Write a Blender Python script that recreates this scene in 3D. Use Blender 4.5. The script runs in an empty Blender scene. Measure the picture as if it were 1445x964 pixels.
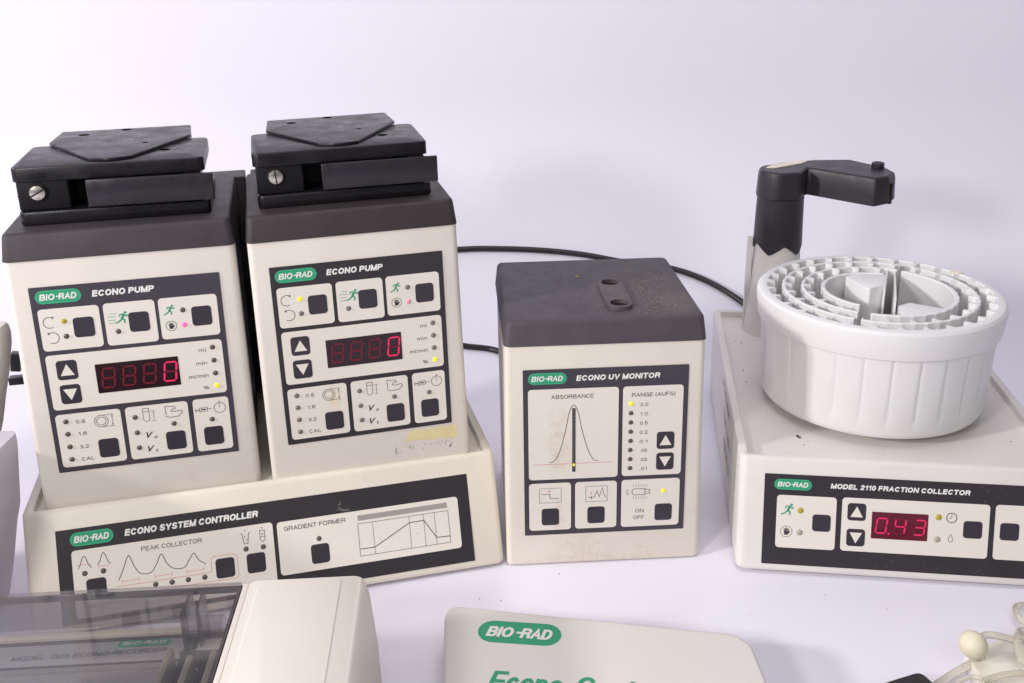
import bpy, bmesh, math, random
from mathutils import Vector, Matrix
from mathutils.geometry import tessellate_polygon
random.seed(7)
S = bpy.context.scene
C = S.collection
PI = math.pi

# ------------------------------------------------------------------ camera
cam = bpy.data.cameras.new('camera'); co = bpy.data.objects.new('camera', cam); C.objects.link(co)
pitch, roll, camh = 0.32266, -0.01603, 0.42367
c_, s_ = math.cos(pitch), math.sin(pitch)
fw = Vector((0, c_, -s_)); up = Vector((0, s_, c_)); rt = Vector((1, 0, 0))
r2 = rt*math.cos(roll) + up*math.sin(roll); u2 = up*math.cos(roll) - rt*math.sin(roll)
co.matrix_world = Matrix(((r2.x, u2.x, -fw.x, 0), (r2.y, u2.y, -fw.y, 0), (r2.z, u2.z, -fw.z, camh), (0, 0, 0, 1)))
cam.sensor_width = 36; cam.lens = 35.133; cam.shift_y = -0.06833
cam.clip_start = .01; cam.clip_end = 50
S.camera = co

# ------------------------------------------------------------------ light
W = bpy.data.worlds.new('World'); S.world = W; W.use_nodes = True
bg = W.node_tree.nodes['Background']
bg.inputs[0].default_value = (.94, .91, 1, 1); bg.inputs[1].default_value = .24
def area(name, loc, target, size, power, col, sy=None):
    l = bpy.data.lights.new(name, 'AREA'); o = bpy.data.objects.new(name, l); C.objects.link(o)
    l.energy = power; l.color = col; l.size = size
    if sy: l.shape = 'RECTANGLE'; l.size_y = sy
    o.location = loc
    o.rotation_euler = (Vector(target)-Vector(loc)).to_track_quat('-Z', 'Y').to_euler()
    return o
area('key_softbox', (-2.15, -.36, 1.10), (.05, .70, .15), .20, 43, (1, .975, .96))
area('left_softbox', (-.50, -.18, .58), (.05, .80, .10), .11, 4.5, (1, .975, .955))
area('front_softbox', (.15, -.75, 1.25), (.05, .8, .1), .8, 4.5, (1, .98, .96))
area('overhead_softbox', (.10, .42, 1.75), (.05, .66, 0), .9, 8.6, (.98, .96, 1))
S.view_settings.view_transform = 'Standard'; S.view_settings.look = 'None'
S.view_settings.exposure = -.14; S.view_settings.gamma = 1
S.render.engine = 'CYCLES'

# ------------------------------------------------------------------ materials
def mat(name, col, rough=.5, metal=0, spec=.5, noise=0, nscale=60, bump=0, bscale=900, dirt=None, stains=(), coat=0,
        emit=None, estr=1, trans=0, alpha=1, ior=1.45, scuff=0, sss=0):
    m = bpy.data.materials.new(name); m.use_nodes = True
    nt = m.node_tree; N = nt.nodes; L = nt.links
    b = N['Principled BSDF']
    b.inputs['Roughness'].default_value = rough; b.inputs['Metallic'].default_value = metal
    b.inputs['Specular IOR Level'].default_value = spec; b.inputs['IOR'].default_value = ior
    b.inputs['Base Color'].default_value = (*col, 1)
    if coat: b.inputs['Coat Weight'].default_value = coat
    if trans: b.inputs['Transmission Weight'].default_value = trans
    if alpha < 1: b.inputs['Alpha'].default_value = alpha
    if sss:
        b.inputs['Subsurface Weight'].default_value = sss; b.inputs['Subsurface Radius'].default_value = (.01, .009, .008)
        b.inputs['Subsurface Scale'].default_value = .3
    if emit:
        b.inputs['Emission Color'].default_value = (*emit, 1); b.inputs['Emission Strength'].default_value = estr
    tc = N.new('ShaderNodeTexCoord')
    def mixc(a, bcol, fac):
        x = N.new('ShaderNodeMix'); x.data_type = 'RGBA'; L.new(fac, x.inputs[0])
        if isinstance(a, tuple): x.inputs[6].default_value = (*a, 1)
        else: L.new(a, x.inputs[6])
        x.inputs[7].default_value = (*bcol, 1)
        return x.outputs[2]
    def noi(scale, detail=5, rgh=.55):
        n = N.new('ShaderNodeTexNoise'); n.inputs['Scale'].default_value = scale; n.inputs['Detail'].default_value = detail
        n.inputs['Roughness'].default_value = rgh; L.new(tc.outputs['Object'], n.inputs['Vector']); return n.outputs[0]
    def mr(x, a, bb, c, d):
        r = N.new('ShaderNodeMapRange'); L.new(x, r.inputs[0])
        for i, v in enumerate((a, bb, c, d)): r.inputs[i+1].default_value = v
        return r.outputs[0]
    def mul(a, bb):
        x = N.new('ShaderNodeMath'); x.operation = 'MULTIPLY'; L.new(a, x.inputs[0])
        if isinstance(bb, float): x.inputs[1].default_value = bb
        else: L.new(bb, x.inputs[1])
        return x.outputs[0]
    cur = col; last = None
    if noise:
        last = mixc(col, tuple(max(0, x*(1-noise)) for x in col), mr(noi(nscale), .35, .7, 0, 1))
    if dirt:
        dcol, lo, hi, amt, sc = dirt
        last = mixc(last or col, dcol, mul(mr(noi(sc, 8, .7), lo, hi, 0, amt), mr(noi(sc*.17, 2), .42, .62, 0, 1)))
    for (cx, cy, cz, rx, ry, rz, scol, amt, ns) in stains:
        mp = N.new('ShaderNodeMapping'); mp.vector_type = 'POINT'
        mp.inputs['Location'].default_value = (-cx/rx, -cy/ry, -cz/rz); mp.inputs['Scale'].default_value = (1/rx, 1/ry, 1/rz)
        L.new(tc.outputs['Object'], mp.inputs[0])
        ln = N.new('ShaderNodeVectorMath'); ln.operation = 'LENGTH'; L.new(mp.outputs[0], ln.inputs[0])
        f = mul(mr(ln.outputs['Value'], 1, .3, 0, amt), mr(noi(ns, 8, .75), .42, .62, 0, 1))
        last = mixc(last or col, scol, f)
    if last: L.new(last, b.inputs['Base Color'])
    if scuff:
        L.new(mr(noi(nscale*1.7, 8, .7), .3, .7, rough-scuff, rough+scuff), b.inputs['Roughness'])
    if bump:
        n = noi(bscale, 3); bp = N.new('ShaderNodeBump'); bp.inputs['Strength'].default_value = bump
        bp.inputs['Distance'].default_value = .0004; L.new(n, bp.inputs['Height']); L.new(bp.outputs[0], b.inputs['Normal'])
    return m
BEIGE = (.76, .703, .64)
brown = (.36, .24, .14)
M = {}
M['beige'] = mat('beige_plastic', BEIGE, .42, noise=.05, nscale=22, bump=.12, bscale=1300, dirt=(brown, .60, .78, .22, 90), scuff=.06)
M['beige_yellow'] = mat('yellowed_plastic', (.75, .69, .60), .42, noise=.06, nscale=14, bump=.12, bscale=1300, dirt=(brown, .58, .78, .3, 70), scuff=.06)
M['beige_uv'] = mat('stained_beige_plastic', (.765, .71, .625), .42, noise=.05, nscale=22, bump=.12, bscale=1300, scuff=.06, dirt=(brown, .6, .78, .25, 90),
    stains=((.052, -.004, .012, .03, .03, .022, (.42, .27, .15), .2, 320), (.052, -.002, .026, .010, .03, .040, (.5, .34, .2), .16, 260),
            (.105, -.002, .012, .03, .03, .020, (.5, .36, .22), .15, 340), (.066, 0, .004, .07, .03, .006, (.5, .37, .22), .35, 300)))
M['white_plastic'] = mat('white_plastic', (.77, .755, .755), .38, noise=.03, nscale=20, bump=.05, bscale=800)
M['collector'] = mat('grey_white_plastic', (.73, .70, .665), .45, noise=.05, nscale=18, bump=.15, bscale=1100, dirt=(brown, .62, .8, .28, 110), scuff=.06)
M['pale_case'] = mat('pale_case_plastic', (.73, .69, .655), .42, noise=.04, nscale=9, bump=.08, bscale=1200, dirt=(brown, .62, .8, .18, 60))
M['recorder'] = mat('warm_white_plastic', (.76, .71, .645), .45, noise=.03, nscale=14, bump=.18, bscale=1500, dirt=(brown, .64, .8, .18, 80))
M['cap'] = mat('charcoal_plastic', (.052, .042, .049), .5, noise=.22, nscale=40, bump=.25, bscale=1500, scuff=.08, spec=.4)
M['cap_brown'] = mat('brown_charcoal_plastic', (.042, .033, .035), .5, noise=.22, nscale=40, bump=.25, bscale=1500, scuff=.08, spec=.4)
M['cap_uv'] = mat('dusty_charcoal_plastic', (.080, .066, .080), .55, noise=.2, nscale=45, bump=.25, bscale=1500, scuff=.08, spec=.4,
    stains=((.105, .045, .184, .05, .05, .03, (.16, .13, .10), .35, 320), (.078, .045, .184, .02, .05, .03, (.15, .125, .10), .4, 260), (.122, .03, .184, .02, .03, .03, (.3, .25, .16), .35, 900)))
M['head'] = mat('black_moulded_plastic', (.010, .0085, .012), .32, spec=.36, noise=.25, nscale=35, bump=.1, bscale=1200, scuff=.12)
M['head_dark'] = mat('matt_black_plastic', (.007, .006, .008), .5, spec=.25)
M['lever'] = mat('dark_grey_metal_plate', (.022, .019, .026), .3, spec=.45, noise=.35, nscale=30, scuff=.12)
M['arm'] = mat('graphite_plastic', (.026, .021, .029), .42, noise=.25, nscale=45, bump=.1, bscale=900, scuff=.1)
M['black'] = mat('black_void', (.008, .007, .008), .8)
M['overlay'] = mat('charcoal_print', (.050, .043, .058), .42, noise=.12, nscale=70, bump=.08, bscale=2500)
M['overlay_dark'] = mat('black_print', (.030, .025, .030), .42, noise=.15, nscale=70, bump=.08, bscale=2500)
M['overlay_scratched'] = mat('scratched_black_print', (.030, .025, .030), .42, noise=.15, nscale=70, dirt=((.22, .2, .19), .6, .7, .5, 300), bump=.08)
M['field'] = mat('cream_print', (.77, .725, .655), .42, noise=.03, nscale=40, bump=.05, bscale=2500)
M['field_stained'] = mat('stained_cream_print', (.77, .725, .655), .42, noise=.03, nscale=40, stains=(
    (.024, .070, 0, .010, .035, .02, (.55, .38, .22), .45, 120), (.024, .012, 0, .006, .018, .02, (.55, .36, .22), .5, 150)))
M['field_residue'] = mat('cream_print_with_residue', (.77, .725, .655), .42, noise=.03, nscale=40, stains=(
    (.033, .030, 0, .006, .014, .02, (.74, .52, .20), .8, 90), (.032, .046, 0, .006, .006, .02, (.74, .60, .33), .6, 60)))
M['key'] = mat('dark_key', (.036, .030, .042), .38, noise=.15, nscale=90, bump=.06)
M['ink'] = mat('black_ink', (.035, .033, .04), .5)
M['grey_ink'] = mat('grey_ink', (.075, .07, .078), .5)
M['red_ink'] = mat('red_ink', (.66, .20, .17), .5)
M['white_ink'] = mat('white_ink', (.78, .76, .74), .45)
M['green'] = mat('green_print', (.025, .32, .16), .4)
M['green_rim'] = mat('pale_green_print', (.06, .42, .24), .4)
M['display'] = mat('red_display_window', (.020, .004, .009), .18, noise=.3, nscale=60)
M['display_lit'] = mat('glowing_red_window', (.05, .003, .012), .18, noise=.3, nscale=60, emit=(.16, .0, .02), estr=.45)
M['shade_bar'] = mat('grey_brown_print', (.34, .31, .29), .5)
M['seg'] = mat('lit_red_segment', (.5, .02, .08), .4, emit=(1, .010, .12), estr=.42)
M['seg_off'] = mat('unlit_red_segment', (.15, .004, .020), .4)
M['led_off'] = mat('unlit_lamp', (.095, .085, .07), .3)
M['led_grey'] = mat('unlit_grey_lamp', (.17, .155, .15), .3)
M['led_pale'] = mat('unlit_pale_lamp', (.38, .36, .28), .25)
M['led_yellow'] = mat('lit_yellow_lamp', (.75, .65, .05), .25, emit=(.9, .75, .02), estr=.45)
M['led_amber'] = mat('dull_yellow_lamp', (.42, .34, .04), .25)
M['led_pink'] = mat('lit_pink_lamp', (.8, .15, .35), .25, emit=(1, .08, .35), estr=.6)
M['led_rose'] = mat('dull_pink_lamp', (.75, .32, .38), .25, emit=(1, .2, .3), estr=.12)
M['steel'] = mat('worn_steel', (.62, .58, .52), .28, metal=1, noise=.3, nscale=260, scuff=.1)
M['cable'] = mat('black_rubber', (.012, .011, .014), .32)
M['bulb_ivory'] = mat('ivory_rubber', (.74, .68, .52), .45, sss=.3)
M['tube'] = mat('clear_yellowed_tubing', (.90, .86, .76), .12, trans=.75, ior=1.4)
M['tray'] = mat('translucent_ivory_plastic', (.82, .78, .70), .35, sss=.3)
M['jug'] = mat('milky_plastic', (.74, .70, .66), .4, sss=.3, noise=.06, nscale=12)
M['bag'] = mat('clear_milky_plastic', (.72, .68, .76), .3, noise=.1, nscale=14, alpha=.8, bump=.8, bscale=30)
M['residue'] = mat('yellow_tape_residue', (.76, .65, .36), .5, noise=.12, nscale=120)
M['deck'] = mat('grey_deck', (.50, .49, .49), .4, noise=.05, nscale=20)
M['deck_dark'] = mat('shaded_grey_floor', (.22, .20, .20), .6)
M['dust'] = mat('tan_dust', (.42, .34, .2), .8)
M['speck'] = mat('dark_crumb', (.05, .04, .035), .8)
M['parchment'] = mat('aged_ivory', (.76, .70, .55), .4)
M['backdrop'] = mat('white_paper_sweep', (.825, .80, .89), .55, noise=.02, nscale=5, spec=.3, bump=.05, bscale=200,
                    dirt=((.5, .48, .5), .68, .78, .35, 60))
# smoked transparent lid: thin tinted sheet with a clear gloss
def smoky(name, tint, dens):
    m = bpy.data.materials.new(name); m.use_nodes = True; nt = m.node_tree; N = nt.nodes; L = nt.links
    for n in list(N):
        if n.type != 'OUTPUT_MATERIAL': N.remove(n)
    out = [n for n in N if n.type == 'OUTPUT_MATERIAL'][0]
    t = N.new('ShaderNodeBsdfTransparent'); t.inputs[0].default_value = (*tint, 1)
    g = N.new('ShaderNodeBsdfGlossy'); g.inputs['Roughness'].default_value = .05; g.inputs[0].default_value = (1, 1, 1, 1)
    d = N.new('ShaderNodeBsdfDiffuse'); d.inputs[0].default_value = (.30, .28, .32, 1)
    geo = N.new('ShaderNodeNewGeometry'); dt = N.new('ShaderNodeVectorMath'); dt.operation = 'DOT_PRODUCT'
    L.new(geo.outputs['Incoming'], dt.inputs[0]); L.new(geo.outputs['Normal'], dt.inputs[1])
    def mth(op, a, b=None):
        x = N.new('ShaderNodeMath'); x.operation = op
        for i, v in enumerate((a, b)):
            if v is None: continue
            if isinstance(v, (int, float)): x.inputs[i].default_value = v
            else: L.new(v, x.inputs[i])
        return x
    f = mth('ADD', mth('MULTIPLY', mth('POWER', mth('SUBTRACT', 1.0, mth('ABSOLUTE', dt.outputs['Value']).outputs[0]).outputs[0], 5.0).outputs[0], .9).outputs[0], .04)
    m1 = N.new('ShaderNodeMixShader'); m1.inputs[0].default_value = dens; L.new(t.outputs[0], m1.inputs[1]); L.new(d.outputs[0], m1.inputs[2])
    m2 = N.new('ShaderNodeMixShader'); L.new(f.outputs[0], m2.inputs[0]); L.new(m1.outputs[0], m2.inputs[1]); L.new(g.outputs[0], m2.inputs[2])
    L.new(m2.outputs[0], out.inputs[0]); return m
M['smoke'] = smoky('smoked_clear_plastic', (.79, .78, .79), .10)
M['smoke_dark'] = smoky('dark_smoked_plastic_edge', (.45, .42, .43), .08)

# ------------------------------------------------------------------ object helpers
def obj(name, bm, m, parent=None, smooth=None):
    me = bpy.data.meshes.new(name)
    bmesh.ops.recalc_face_normals(bm, faces=bm.faces) if smooth != 'raw' else None
    bm.to_mesh(me); bm.free()
    me.materials.append(M[m] if isinstance(m, str) else m)
    if smooth and smooth != 'raw':
        me.polygons.foreach_set('use_smooth', [True]*len(me.polygons))
        me.set_sharp_from_angle(angle=math.radians(smooth))
    o = bpy.data.objects.new(name, me); C.objects.link(o)
    if parent: o.parent = parent
    return o
def thing(name, label, cat, group=None, loc=(0, 0, 0), rz=0, ry=0):
    o = bpy.data.objects.new(name, None); C.objects.link(o); o.empty_display_size = .02
    o.location = loc; o.rotation_euler = (0, ry, rz); o['label'] = label; o['category'] = cat
    if group: o['group'] = group
    return o
def tag(o, label, cat, group=None, kind=None):
    o['label'] = label; o['category'] = cat
    if group: o['group'] = group
    if kind: o['kind'] = kind
    return o
def dup(o, parent=None):
    c = o.copy(); C.objects.link(c)
    c.parent = parent
    for ch in list(o.children): dup(ch, c)
    return c

def rrect(x0, x1, y0, y1, r, n=5):
    r = min(r, (x1-x0)/2-1e-6, (y1-y0)/2-1e-6)
    P = []
    for cx, cy, a in ((x1-r, y1-r, 0), (x0+r, y1-r, 90), (x0+r, y0+r, 180), (x1-r, y0+r, 270)):
        for i in range(n+1):
            t = math.radians(a+90*i/n); P.append((cx+r*math.cos(t), cy+r*math.sin(t)))
    return P
def loft(bm, rings, close=True, cap0=True, cap1=True):
    V = [[bm.verts.new(p) for p in r] for r in rings]
    n = len(V[0])
    for a, b in zip(V, V[1:]):
        for i in range(n if close else n-1):
            j = (i+1) % n; bm.faces.new((a[i], a[j], b[j], b[i]))
    if cap0: bm.faces.new(V[0][::-1])
    if cap1: bm.faces.new(V[-1])
    return V
def loft_box(secs, n=5):
    """secs: (z, x0, x1, y0, y1, r)"""
    bm = bmesh.new()
    loft(bm, [[(x, y, s[0]) for x, y in rrect(s[1], s[2], s[3], s[4], s[5], n)] for s in secs])
    return bm
def rbox(x0, x1, y0, y1, z0, z1, r=.002, b=.001):
    """rounded box with softened top and bottom edges"""
    q = [(0, b), (b*.3, b*.3), (b, 0)]
    s = [(z0+dz, x0+i, x1-i, y0+i, y1-i, max(r-i, .0002)) for dz, i in ((0, b), (b*.3, b*.3), (b, 0))]
    s += [(z1-dz, x0+i, x1-i, y0+i, y1-i, max(r-i, .0002)) for dz, i in ((b, 0), (b*.3, b*.3), (0, b))]
    return loft_box(s, 4)
def add_prism(bm, poly, z0, z1, top_in=0):
    n = len(poly)
    a = [bm.verts.new((x, y, z0)) for x, y in poly]; b = [bm.verts.new((x, y, z1)) for x, y in poly]
    for i in range(n):
        j = (i+1) % n; bm.faces.new((a[i], a[j], b[j], b[i]))
    bm.faces.new(a[::-1]); bm.faces.new(b)
def prism(poly, z0, z1):
    bm = bmesh.new(); add_prism(bm, poly, z0, z1); return bm
def offset(poly, d):
    """inset a CCW polygon by d"""
    n = len(poly); out = []
    for i in range(n):
        p0 = Vector(poly[i-1]); p = Vector(poly[i]); p1 = Vector(poly[(i+1) % n])
        e1 = (p-p0).normalized(); e2 = (p1-p).normalized()
        n1 = Vector((-e1.y, e1.x)); n2 = Vector((-e2.y, e2.x)); m = (n1+n2)
        if m.length < 1e-6: m = n1
        m.normalize(); k = max(.35, m.dot(n1)); q = p+m*d/k; out.append((q.x, q.y))
    return out
def round_poly(poly, radii, n=5):
    out = []; k = len(poly)
    for i in range(k):
        p = Vector(poly[i]); a = (Vector(poly[i-1])-p); b = (Vector(poly[(i+1) % k])-p)
        r = radii[i] if isinstance(radii, (list, tuple)) else radii
        an = a.angle(b); t = min(r/math.tan(an/2), a.length*.45, b.length*.45)
        A = p+a.normalized()*t; B = p+b.normalized()*t
        for j in range(n+1):
            s = j/n; q = A*(1-s)**2+p*2*s*(1-s)+B*s*s; out.append((q.x, q.y))
    return out
def poly_block(poly, z0, z1, b=.001):
    bm = bmesh.new()
    loft(bm, [[(x, y, z) for x, y in offset(poly, i)] for z, i in ((z0, b), (z0+b*.3, b*.3), (z0+b, 0), (z1-b, 0), (z1-b*.3, b*.3), (z1, b))])
    return bm
def circle(cx, cy, r, n=24, a0=0, a1=360, ry=None):
    full = abs(a1-a0) >= 360
    k = n if full else n+1
    return [(cx+r*math.cos(math.radians(a0+(a1-a0)*i/n)), cy+(ry or r)*math.sin(math.radians(a0+(a1-a0)*i/n))) for i in range(k)]
def plate_with_holes(outer, holes, z0, z1, b=.0006):
    bm = bmesh.new()
    V = loft(bm, [[(x, y, z) for x, y in offset(outer, i)] for z, i in ((z0, 0), (z1-b, 0), (z1-b*.3, b*.3), (z1, b))], cap0=False, cap1=False)
    edges = []
    def loop(vs):
        for i in range(len(vs)):
            e = bm.edges.get((vs[i], vs[(i+1) % len(vs)])) or bm.edges.new((vs[i], vs[(i+1) % len(vs)])); edges.append(e)
    loop(V[-1])
    for h in holes:
        a = [bm.verts.new((x, y, z1)) for x, y in h]; bb = [bm.verts.new((x, y, z0+.0002)) for x, y in h]
        for i in range(len(h)):
            j = (i+1) % len(h); bm.faces.new((a[i], a[j], bb[j], bb[i]))
        loop(a)
    bmesh.ops.triangle_fill(bm, edges=edges, use_beauty=True)
    return bm
def ribbon(bm, pts, w, z, closed=False, dz=0):
    pts = [Vector(p) for p in pts]; n = len(pts); L = []; R = []
    for i in range(n):
        a = pts[i-1] if (i or closed) else None; b = pts[(i+1) % n] if (i < n-1 or closed) else None
        d = Vector((0, 0))
        if a is not None: d += (pts[i]-a).normalized()
        if b is not None: d += (b-pts[i]).normalized()
        if d.length < 1e-6: d = Vector((1, 0))
        d.normalize(); k = 1
        if a is not None and b is not None:
            k = 1/max(.5, d.dot((pts[i]-a).normalized()))
        nn = Vector((-d.y, d.x))*w/2*k
        L.append(bm.verts.new((*(pts[i]+nn), z+i*dz))); R.append(bm.verts.new((*(pts[i]-nn), z+i*dz)))
    for i in range(n if closed else n-1):
        j = (i+1) % n; bm.faces.new((R[i], R[j], L[j], L[i]))
def flat(bm, poly, z):
    bm.faces.new([bm.verts.new((x, y, z)) for x, y in poly])
def tube_mesh(bm, pts, r, n=10, caps=True):
    pts = [Vector(p) for p in pts]; rings = []
    ref = Vector((0, 0, 1))
    for i, p in enumerate(pts):
        d = (pts[min(i+1, len(pts)-1)]-pts[max(i-1, 0)]).normalized()
        if abs(d.dot(ref)) > .95: ref = Vector((1, 0, 0))
        a = d.cross(ref).normalized(); b = d.cross(a).normalized(); ref = b.cross(d) if False else ref
        rr = r(i/(len(pts)-1)) if callable(r) else r
        rings.append([p+a*rr*math.cos(2*PI*k/n)+b*rr*math.sin(2*PI*k/n) for k in range(n)])
    loft(bm, rings, cap0=caps, cap1=caps)
def smoothpath(P, n=8):
    P = [Vector(p) for p in P]; out = []
    for i in range(len(P)-1):
        p0 = P[max(i-1, 0)]; p1 = P[i]; p2 = P[i+1]; p3 = P[min(i+2, len(P)-1)]
        for k in range(n):
            t = k/n
            out.append(.5*((2*p1)+(p2-p0)*t+(2*p0-5*p1+4*p2-p3)*t*t+(3*p1-p0-3*p2+p3)*t**3))
    out.append(P[-1]); return out
def lathe(bm, prof, n=32, cx=0, cy=0):
    loft(bm, [[(cx+r*math.cos(2*PI*k/n), cy+r*math.sin(2*PI*k/n), z) for k in range(n)] for r, z in prof])

# ---- lettering
_tc = {}
def glyphs(s, bold, shear):
    key = (s, bold, shear)
    if key not in _tc:
        cu = bpy.data.curves.new('text', 'FONT'); cu.body = s; cu.size = 1; cu.shear = shear; cu.offset = bold; cu.resolution_u = 3
        cu.space_character = 1.0+bold*1.5
        o = bpy.data.objects.new('text', cu); C.objects.link(o)
        dg = bpy.context.evaluated_depsgraph_get(); dg.update()
        me = bpy.data.meshes.new_from_object(o.evaluated_get(dg))
        V = [(v.co.x, v.co.y) for v in me.vertices]; F = [tuple(p.vertices) for p in me.polygons]
        bpy.data.objects.remove(o); bpy.data.curves.remove(cu); bpy.data.meshes.remove(me)
        xs = [v[0] for v in V]; _tc[key] = (V, F, min(xs), max(xs))
    return _tc[key]
def text(bm, s, x0, x1, y, cap, z, bold=0, shear=0, rot=0, wide=None):
    """s between x0 and x1 on baseline y with capital height cap (all in the panel's own units)"""
    V, F, a, b = glyphs(s, bold, shear)
    sx = (x1-x0)/(b-a); sy = cap/.73
    if wide: sx = sy*wide
    cr, sr = math.cos(rot), math.sin(rot)
    vs = []
    for vx, vy in V:
        px, py = (vx-a)*sx, vy*sy
        vs.append(bm.verts.new((x0+px*cr-py*sr, y+px*sr+py*cr, z)))
    for f in F:
        try: bm.faces.new([vs[i] for i in f])
        except ValueError: pass

# grotesque capitals drawn as strokes: glyph = (width, [polyline in a unit box])
def _arc(cx, cy, rx, ry, a0, a1, n=10): return [(cx+rx*math.cos(math.radians(a0+(a1-a0)*i/n)), cy+ry*math.sin(math.radians(a0+(a1-a0)*i/n))) for i in range(n+1)]
_O = _arc(.5, .5, .5, .5, 90, 450, 20)
_x = .70
GL = {
 'A': (.98, [[(0, 0), (.5, 1), (1, 0)], [(.18, .34), (.82, .34)]]),
 'B': (.86, [[(.5, .53), (0, .53)], [(0, 0), (0, 1), (.6, 1)]+_arc(.6, .765, .36, .235, 90, -90, 7)+[(.5, .53)], [(.5, .53), (.6, .53)]+_arc(.64, .265, .36, .265, 90, -90, 7)+[(0, 0)]]),
 'C': (.94, [_arc(.5, .5, .5, .5, 42, 318, 16)]),
 'D': (.92, [[(0, 0), (0, 1)]+_arc(.46, .5, .54, .5, 90, -90, 12)+[(0, 0)]]),
 'E': (.78, [[(1, 1), (0, 1), (0, 0), (1, 0)], [(0, .52), (.92, .52)]]),
 'F': (.74, [[(1, 1), (0, 1), (0, 0)], [(0, .5), (.88, .5)]]),
 'G': (1.0, [_arc(.5, .5, .5, .5, 42, 335, 17), [(.55, .45), (1, .45), (1, 0)]]),
 'H': (.9, [[(0, 0), (0, 1)], [(1, 0), (1, 1)], [(0, .5), (1, .5)]]),
 'I': (.0, [[(0, 0), (0, 1)]]),
 'K': (.9, [[(0, 0), (0, 1)], [(1, 1), (0, .32)], [(.34, .56), (1, 0)]]),
 'L': (.72, [[(0, 1), (0, 0), (1, 0)]]),
 'M': (1.08, [[(0, 0), (0, 1)], [(0, 1), (.5, .02)], [(.5, .02), (1, 1)], [(1, 1), (1, 0)]]),
 'N': (.9, [[(0, 0), (0, 1)], [(0, 1), (1, 0)], [(1, 0), (1, 1)]]),
 'O': (1.02, [_O]),
 'P': (.82, [[(0, 0), (0, 1), (.6, 1)]+_arc(.65, .735, .35, .265, 90, -90, 8)+[(0, .47)]]),
 'R': (.88, [[(0, 0), (0, 1), (.6, 1)]+_arc(.65, .75, .35, .25, 90, -90, 8)+[(0, .5)], [(.62, .5), (.9, .38), (1, 0)]]),
 'S': (.84, [_arc(.5, .74, .46, .26, 25, 180, 8)+[(.14, .6), (.5, .5), (.88, .38)]+_arc(.5, .27, .5, .27, 0, -160, 9)]),
 'T': (.84, [[(0, 1), (1, 1)], [(.5, 1), (.5, 0)]]),
 'U': (.88, [[(0, 1), (0, .36)]+_arc(.5, .36, .5, .36, 180, 360, 10)+[(1, 1)]]),
 'V': (.92, [[(0, 1), (.5, 0), (1, 1)]]),
 'Y': (.92, [[(0, 1), (.5, .42), (1, 1)], [(.5, .42), (.5, 0)]]),
 '0': (.68, [_O]), '1': (.36, [[(0, .74), (.6, .82), (1, 1), (1, 0)]]),
 '2': (.68, [_arc(.5, .7, .48, .3, 170, -30, 9)+[(.5, .3), (0, 0), (1, 0)]]),
 '3': (.68, [_arc(.48, .755, .44, .245, 165, -90, 9)+[(.35, .51)], _arc(.48, .265, .5, .265, 90, -165, 10)]),
 '4': (.7, [[(.76, 0), (.76, 1), (0, .28), (1, .28)]]),
 '5': (.68, [[(.92, 1), (.14, 1), (.04, .5)]+_arc(.47, .32, .5, .32, 125, -150, 10)]),
 '6': (.68, [_arc(.5, .32, .5, .32, 90, 450, 14), [(0, .34), (.08, .75), (.4, 1), (.7, .98), (.92, .8)]]),
 '8': (.68, [_arc(.5, .75, .42, .25, 90, 450, 12), _arc(.5, .26, .5, .26, 90, 450, 14)]),
 '-': (.42, [[(0, .42), (1, .42)]]), '.': (.0, [[(0, 0), (0, .02)]]), '/': (.34, [[(0, 0), (1, 1)]]),
 '(': (.22, [[(1, 1.06), (.3, .8), (0, .42), (.3, .06), (1, -.2)]]), ')': (.22, [[(0, 1.06), (.7, .8), (1, .42), (.7, .06), (0, -.2)]]),
 '%': (1.0, [_arc(.2, .76, .2, .24, 0, 360, 10), _arc(.8, .24, .2, .24, 0, 360, 10), [(.2, 0), (.78, 1)]]),
 'm': (1.0, [[(0, 0), (0, _x)], [(0, .5)]+_arc(.25, .46, .25, .24, 160, 0, 6)+[(.5, 0)], [(.5, .5)]+_arc(.75, .46, .25, .24, 160, 0, 6)+[(1, 0)]]),
 'n': (.6, [[(0, 0), (0, _x)], [(0, .45)]+_arc(.5, .42, .5, .28, 160, 0, 7)+[(1, 0)]]),
 'i': (.0, [[(0, 0), (0, _x)], [(0, .9), (0, 1.02)]]), 'l': (.0, [[(0, 0), (0, 1)]]),
 'c': (.6, [_arc(.5, .35, .5, .35, 45, 315, 12)]), 'o': (.66, [_arc(.5, .35, .5, .35, 90, 450, 16)]),
 'e': (.64, [[(0, .38), (1, .38)]+_arc(.5, .35, .5, .35, 5, 312, 14)]),
 's': (.56, [_arc(.5, .52, .44, .18, 25, 180, 6)+[(.14, .43), (.5, .36), (.88, .28)]+_arc(.5, .19, .5, .19, 0, -160, 7)]),
 't': (.36, [[(.4, .95), (.4, .12), (.62, 0), (1, 0)], [(0, _x), (1, _x)]]),
 'y': (.6, [[(0, _x), (.5, 0)], [(1, _x), (.42, -.2), (.05, -.28)]]),
}
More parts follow.
